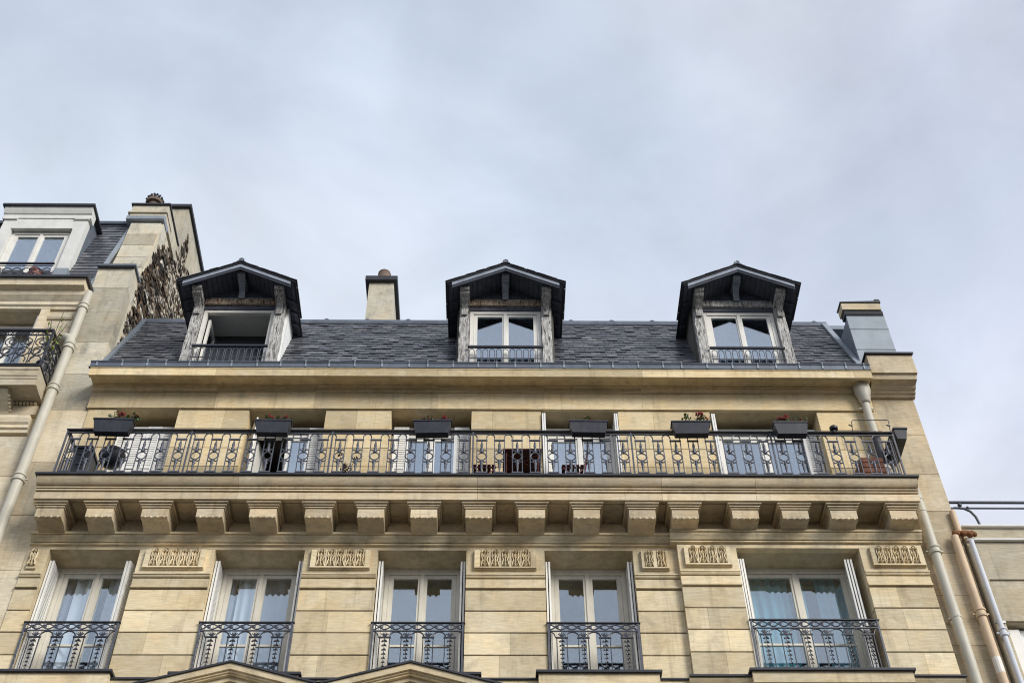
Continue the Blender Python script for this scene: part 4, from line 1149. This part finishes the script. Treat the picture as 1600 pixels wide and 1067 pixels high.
# ================================================================== neighbouring building on the right
NR_ = thing('apartment_building', (10, .5, 0), 'lower grey rendered building with white parapet bands at the right edge', 'building')
rx = 7.80
m = MB(); m.box(rx, 7.98, .03, .5, 0, 13.62); m.box(rx, 16, .03, .5, 13.6205, 15.20); m.box(9.4, 16, .03, .5, 0, 13.62); m.box(7.98, 9.4, .03, .5, 0, 12.0)
obj('wall', m, 'conc', NR_)
obj('parapet', MB().box(rx, 16, .02, .4, 15.285, 15.515), 'conc', NR_)
obj('white_ledge', MB().px([(.4, 15.205), (-.06, 15.205), (-.07, 15.24), (-.04, 15.265), (.4, 15.284)], rx, 16), 'white', NR_)
obj('coping', MB().px([(.4, 15.516), (-.03, 15.516), (-.04, 15.53), (-.03, 15.56), (.4, 15.57)], rx + .02, 16), 'white', NR_)
rec = MB(); rec.box(7.96, 16, .0, .029, 14.44, 15.19); rec.box(rx, 7.96, .0, .029, 13.62, 15.19); rec.box(7.96, 16, .0, .029, 13.63, 14.17)
obj('raised_panel', rec, 'conc', NR_)
obj('string_ledge', MB().box(rx, 7.975, -.02, .029, 13.58, 13.619), 'white', NR_)
obj('pier', MB().box(rx, 7.975, .0, .029, 0, 13.575), 'conc', NR_)
Wr = casement('window', NR_, 8.0, 9.38, 12.1, 13.60, .25, 'white', .07, .07, .13)
sh = MB(); sh.box(7.985, 8.20, .12, .16, 12.0, 13.55)
obj('shutter_panel', sh, 'white', Wr)
leaf(8.22, .2, 0, .7, 12.05, 13.58, Wr)
RA = part('roof_railing', NR_)
obj('rail', MB().tube([(7.75, .06, 16.12), (16, .06, 16.12)], .028, 8), 'iron_l', RA, 60)
obj('rail', MB().tube([(7.75, .06, 15.99), (16, .06, 15.99)], .018, 8), 'iron_l', RA, 60)
obj('curved_stanchion', MB().tube([(7.82, .06, 16.0), (7.98, .06, 15.985), (8.08, .06, 15.92), (8.14, .06, 15.80), (8.17, .06, 15.56)], .022, 8), 'iron_l', RA, 60)
obj('clamp', MB().ball((7.93, .05, 16.05), .04, 8), 'iron_l', RA, 60)
obj('clamp', MB().ball((8.05, .05, 15.99), .03, 8), 'iron_l', RA, 60)
pipe(NR_, [(7.85, -.08, 15.16), (7.85, -.08, .1)], .042, 'pipe_zinc', [(7.85, -.08, 13.35)])
rj = MB()
for k in range(9):
    rj.ball((7.62 + k * .04, -.09 - .01 * (k % 2), 15.30 + random.uniform(-.01, .02)), .05 + random.uniform(-.01, .012), 7)
obj('rusty_joint', rj, 'rust', NR_, 70)
obj('tan_stub', MB().tube([(7.73, -.02, 15.33), (7.73, -.02, 15.85)], .05, 10), 'pipe_tan', NR_, 50)

# ================================================================== things on the balcony
def planter(xc, label, wd=.62, tilt=0.0):
    wd = random.uniform(.58, .67)
    z0, z1 = 16.87 + random.uniform(-.02, .015), 17.135 + random.uniform(-.01, .01); y0, y1 = -.87, -.70
    T = thing('window_box', (xc, -.79, z0), label, 'planter', 'flower boxes hung on the long balcony rail')
    a, b = xc - wd / 2, xc + wd / 2; i = .045
    m = MB(); m.hexa([(a + i, y0 + .03, z0), (b - i, y0 + .03, z0), (b - i, y1 - .015, z0), (a + i, y1 - .015, z0), (a, y0, z1 - .03), (b, y0, z1 - .03), (b, y1, z1 - .03), (a, y1, z1 - .03)])
    obj('tub', m, 'planter', T)
    obj('rim', MB().box(a - .012, b + .012, y0 - .012, y1 + .005, z1 - .0295, z1), 'planter', T)
    for xx in (a + .1, b - .1):
        obj('hook', MB().px([(y1 + .004, 17.09), (y1 + .004, zt_ + .016), (YR + .03, zt_ + .016), (YR + .03, zt_ + .006), (y1 + .012, zt_ + .006), (y1 + .012, 17.09)], xx - .012, xx + .012), 'iron', T)
    T.rotation_euler = (random.uniform(-.05, .03), random.uniform(-.02, .02), random.uniform(-.03, .03))
    return T
def geranium(x, y, z, label, red=5, spread=.22, h=.22, seed=0):
    rg = random.Random(seed)
    T = thing('geranium', (x, y, z), label, 'plant', 'geraniums in the balcony boxes')
    st = MB(); lf = MB(); pt = MB()
    for k in range(13):
        dx = rg.uniform(-spread, spread); hh = h * rg.uniform(.45, 1.0)
        top = (x + dx, y + rg.uniform(-.05, .05), z + hh)
        st.tube([(x + dx * .5, y, z - .05), (x + dx * .8, y, z + hh * .5), top], .006, 4)
        for q in range(5):
            a = rg.uniform(0, 2 * PI); r = rg.uniform(.025, .04)
            c = Vector((top[0] + .05 * math.cos(a), top[1] + .05 * math.sin(a), z + hh * rg.uniform(.35, .95)))
            u = Vector((rg.uniform(-1, 1), rg.uniform(-1, 1), rg.uniform(-.5, .5))).normalized(); v = u.orthogonal().normalized()
            lf.add([c + u * r, c + v * r, c - u * r, c - v * r], [(0, 1, 2, 3)])
        if k < red:
            for q in range(9):
                c = Vector(top) + Vector((rg.uniform(-.035, .035), rg.uniform(-.035, .035), rg.uniform(-.02, .035))); r = .017
                pt.ball(c, r, 5)
    obj('stems', st, 'leaf', T); obj('leaves', lf, 'leaf', T); obj('blossoms', pt, 'petal', T)
spots = [(-6.50, 'dark flower box at the far left end of the balcony rail', 3, .26), (-3.78, 'second dark flower box from the left, before the half-open window', 4, .2), (-1.07, 'third dark flower box from the left on the balcony rail', 2, .2),
         (1.60, 'dark flower box on the rail right of the folding table', 1, .1), (3.36, 'scuffed dark flower box hanging before bare stone wall', 4, .2), (5.08, 'rightmost flower box on the front rail, with brightest red blossoms', 5, .24)]
gl = ['red geranium in the leftmost flower box', 'reddish geranium in the box before the half-open window', 'sparse geranium in the third flower box from the left', 'single red bloom in the box right of the folding table', 'tall leggy geranium in the scuffed flower box', 'fullest red geranium, in the rightmost front flower box']
for i, (x, lab, nr, spd) in enumerate(spots):
    planter(x, lab)
    off = (.12, .05, .02, -.03, .12, .05)[i]
    geranium(x + off, -.78, 17.12, gl[i], nr, spd, (.22, .2, .17, .16, .26, .24)[i], 20 + i)
# end box hung along the right return of the rail
T = thing('window_box', (7.04, -.35, 16.9), 'long dark box hung outside the right end of the balcony rail', 'planter')
m = MB(); m.hexa([(6.94, -.62, 16.97), (7.10, -.62, 16.97), (7.10, .0, 16.97), (6.94, .0, 16.97), (6.91, -.65, 17.17), (7.14, -.65, 17.17), (7.14, .0, 17.17), (6.91, .0, 17.17)])
obj('tub', m, 'planter', T)
obj('rim', MB().box(6.90, 7.15, -.665, .0, 17.171, 17.205), 'planter', T)

# covered barbecue and dark chest at the left end
T = thing('barbecue', (-6.55, -.32, 15.985), 'black covered barbecue on legs at the left end of the balcony', 'barbecue')
m = MB(); m.lathe([(.05, -.2), (.14, -.17), (.2, -.09), (.225, 0)], (-6.55, -.32, 16.75), 16)
obj('bowl', m, 'iron', T, 60)
obj('lid', MB().lathe([(.23, .002), (.22, .07), (.16, .14), (.07, .18), (.02, .185)], (-6.55, -.32, 16.75), 16), 'iron', T, 60)
obj('lid_handle', MB().arc((-6.55, -.32, 16.93), .04, 0, 180, .010, 6, 5), 'iron_l', T)
for a in (90, 210, 330):
    obj('leg', MB().tube([(-6.55 + .15 * math.cos(rad(a)), -.32 + .15 * math.sin(rad(a)), 16.56), (-6.55 + .27 * math.cos(rad(a)), -.32 + .27 * math.sin(rad(a)), 15.99)], .015, 6), 'iron', T)
obj('ash_tray', MB().lathe([(.12, 0), (.15, .02), (.15, .03)], (-6.55, -.32, 16.25), 12), 'iron', T)
T = thing('storage_chest', (-6.98, -.2, 15.985), 'tall narrow black storage chest beside the barbecue', 'chest')
obj('body', MB().box(-7.18, -6.90, -.42, .0, 15.99, 16.86), 'pipe_black', T)
obj('lid', MB().box(-7.2, -6.88, -.44, .0, 16.861, 16.91), 'planter', T)
for zz in (16.25, 16.5, 16.72): obj('drawer_pull', MB().box(-7.1, -6.98, -.435, -.421, zz, zz + .02), 'iron_l', T)
# potted shrub
def shrub(x, y, z, label, leafm, n, rad_, h, seed, potm='planter', pot=True, cat='plant', lr=.03):
    rg = random.Random(seed)
    T = thing('potted_shrub', (x, y, z), label, cat)
    if pot:
        obj('pot', MB().lathe([(.07, 0), (.10, .16), (.115, .16), (.115, .2), (.095, .2)], (x, y, z), 12), potm, T, 50)
    st = MB(); lf = MB()
    b = z + (.19 if pot else 0)
    for k in range(n):
        a = rg.uniform(0, 2 * PI); rr = rad_ * rg.uniform(.2, 1); hh = h * rg.uniform(.4, 1)
        tip = Vector((x + rr * math.cos(a), y + rr * math.sin(a), b + hh))
        st.tube([(x, y, b - .03), ((x + tip.x) / 2, (y + tip.y) / 2, b + hh * .6), tip], .005, 4)
        for q in range(9):
            t = rg.uniform(.3, 1); c = Vector((x, y, b)).lerp(tip, t) + Vector((rg.uniform(-.04, .04), rg.uniform(-.04, .04), rg.uniform(-.03, .03)))
            u = Vector((rg.uniform(-1, 1), rg.uniform(-1, 1), rg.uniform(-1, 1))).normalized(); v = u.orthogonal().normalized(); r = lr * rg.uniform(.7, 1.3)
            lf.add([c + u * r * 1.4, c + v * r * .7, c - u * r * 1.4, c - v * r * .7], [(0, 1, 2, 3)])
    obj('stems', st, 'leaf_d', T); obj('leaves', lf, leafm, T)
shrub(-2.52, -.38, 15.985, 'small dark red leafed shrub in a pot, second wall bay of the balcony', 'leaf_d', 12, .2, .55, 5)
shrub(-8.28, -.48, 18.72, 'yellow green trailing plant on the corner of the neighbouring balcony', 'leaf_y', 12, .26, 1.35, 8, pot=True)
shrub(6.12, -.42, 15.985, 'low plant in a pale pot beside the wooden crate', 'leaf_d', 6, .12, .18, 12, potm='blind')
# folding table
T = thing('folding_table', (.47, -.3, 15.985), 'dark red folding table with crossed legs behind the balcony rail', 'table')
m = MB()
for k in range(6):
    obj('slat', MB().box(.14, .80, -.60 + k * .105, -.60 + k * .105 + .097, 16.70, 16.722), 'redwood', T)
obj('apron', MB().box(.16, .18, -.58, .01, 16.66, 16.699), 'redwood', T)
obj('apron', MB().box(.76, .78, -.58, .01, 16.66, 16.699), 'redwood', T)
for s0 in (.20, .74):
    obj('leg', MB().tube([(s0, -.56, 16.66), (s0, -.02, 15.995)], .013, 5), 'redbar', T)
    obj('leg', MB().tube([(s0 + .03, -.02, 16.66), (s0 + .03, -.56, 15.995)], .013, 5), 'redbar', T)
obj('brace', MB().tube([(.21, -.3, 16.35), (.75, -.3, 16.35)], .01, 5), 'redbar', T)
obj('brace', MB().tube([(.2, -.5, 16.685), (.75, -.12, 16.685)], .009, 5).tube([(.2, -.12, 16.685), (.75, -.5, 16.683)], .009, 5), 'redbar', T)
def chair(x, label, back):
    T = thing('folding_chair', (x, -.28, 15.985), label, 'chair', 'folding chairs at the balcony table')
    for k in range(5):
        obj('seat_slat', MB().box(x - .19 + k * .078, x - .19 + k * .078 + .06, -.50, -.12, 16.43, 16.448), 'redwood', T)
    obj('seat_frame', MB().box(x - .2, x + .2, -.47, -.45, 16.40, 16.429).box(x - .2, x + .2, -.17, -.15, 16.40, 16.429), 'redwood', T)
    for yy in (-.46, -.16):
        obj('leg', MB().tube([(x - .17, yy, 16.41), (x + .17, yy, 15.995)], .011, 5), 'redbar', T)
        obj('leg', MB().tube([(x + .17, yy + .02, 16.41), (x - .17, yy + .02, 15.995)], .011, 5), 'redbar', T)
        if back:
            obj('back_post', MB().tube([(x + back * .19, yy + .01, 16.41), (x + back * .27, yy + .01, 16.86)], .011, 5), 'redbar', T)
    if back:
        obj('back_slat', MB().hexa([(x + back * .25, -.44, 16.76), (x + back * .265, -.44, 16.76), (x + back * .265, -.16, 16.76), (x + back * .25, -.16, 16.76), (x + back * .262, -.44, 16.83), (x + back * .277, -.44, 16.83), (x + back * .277, -.16, 16.83), (x + back * .262, -.16, 16.83)]), 'redwood', T)
chair(-.17, 'slatted dark chair left of the folding table', 0)
chair(1.33, 'slatted dark chair with thin red back right of the folding table', 1)
# crate, lamp, wire frame
T = thing('wooden_crate', (6.45, -.3, 15.985), 'orange brown slatted wooden crate at the right end of the balcony', 'crate')
for k in range(6):
    obj('slat', MB().box(6.24, 6.64, -.46, -.44, 15.995 + k * .115, 15.995 + k * .115 + .10), 'crate', T)
    obj('slat', MB().box(6.24, 6.26, -.438, -.08, 15.995 + k * .115, 15.995 + k * .115 + .10), 'crate', T)
    obj('slat', MB().box(6.62, 6.64, -.438, -.08, 15.995 + k * .115, 15.995 + k * .115 + .10), 'crate', T)
for xx, yy in ((6.27, -.435), (6.58, -.435), (6.27, -.12), (6.58, -.12)):
    obj('corner_post', MB().box(xx, xx + .03, yy, yy + .03, 15.99, 16.68), 'crate', T)
T = thing('rail_lamp', (5.86, -.66, 17.09), 'small black lamp clamped on the handrail near its right end', 'lamp')
obj('head', MB().lathe([(.03, 0), (.07, .01), (.075, .06), (.05, .075), (.02, .10)], (5.86, -.68, 17.11), 10), 'pipe_black', T, 50)
obj('clamp', MB().box(5.84, 5.88, -.70, -.60, 17.05, 17.109), 'pipe_black', T)
obj('arm', MB().tube([(5.9, -.66, 17.12), (6.3, -.655, 17.125)], .008, 5), 'pipe_black', T)
T = thing('wire_frame', (6.5, -.62, 17.09), 'thin black wire frame standing on the right end of the handrail', 'wire frame')
obj('hoop', MB().tube([(6.19, -.62, 17.09), (6.23, -.62, 17.38), (6.25, -.62, 17.41), (6.86, -.62, 17.42), (6.88, -.62, 17.40), (6.85, -.62, 17.09)], .008, 5), 'pipe_black', T)
for xx in (6.21, 6.87):
    obj('wing_nut', MB().tube([(xx - .05, -.62, 17.30), (xx + .01, -.62, 17.26)], .012, 5), 'pipe_black', T)
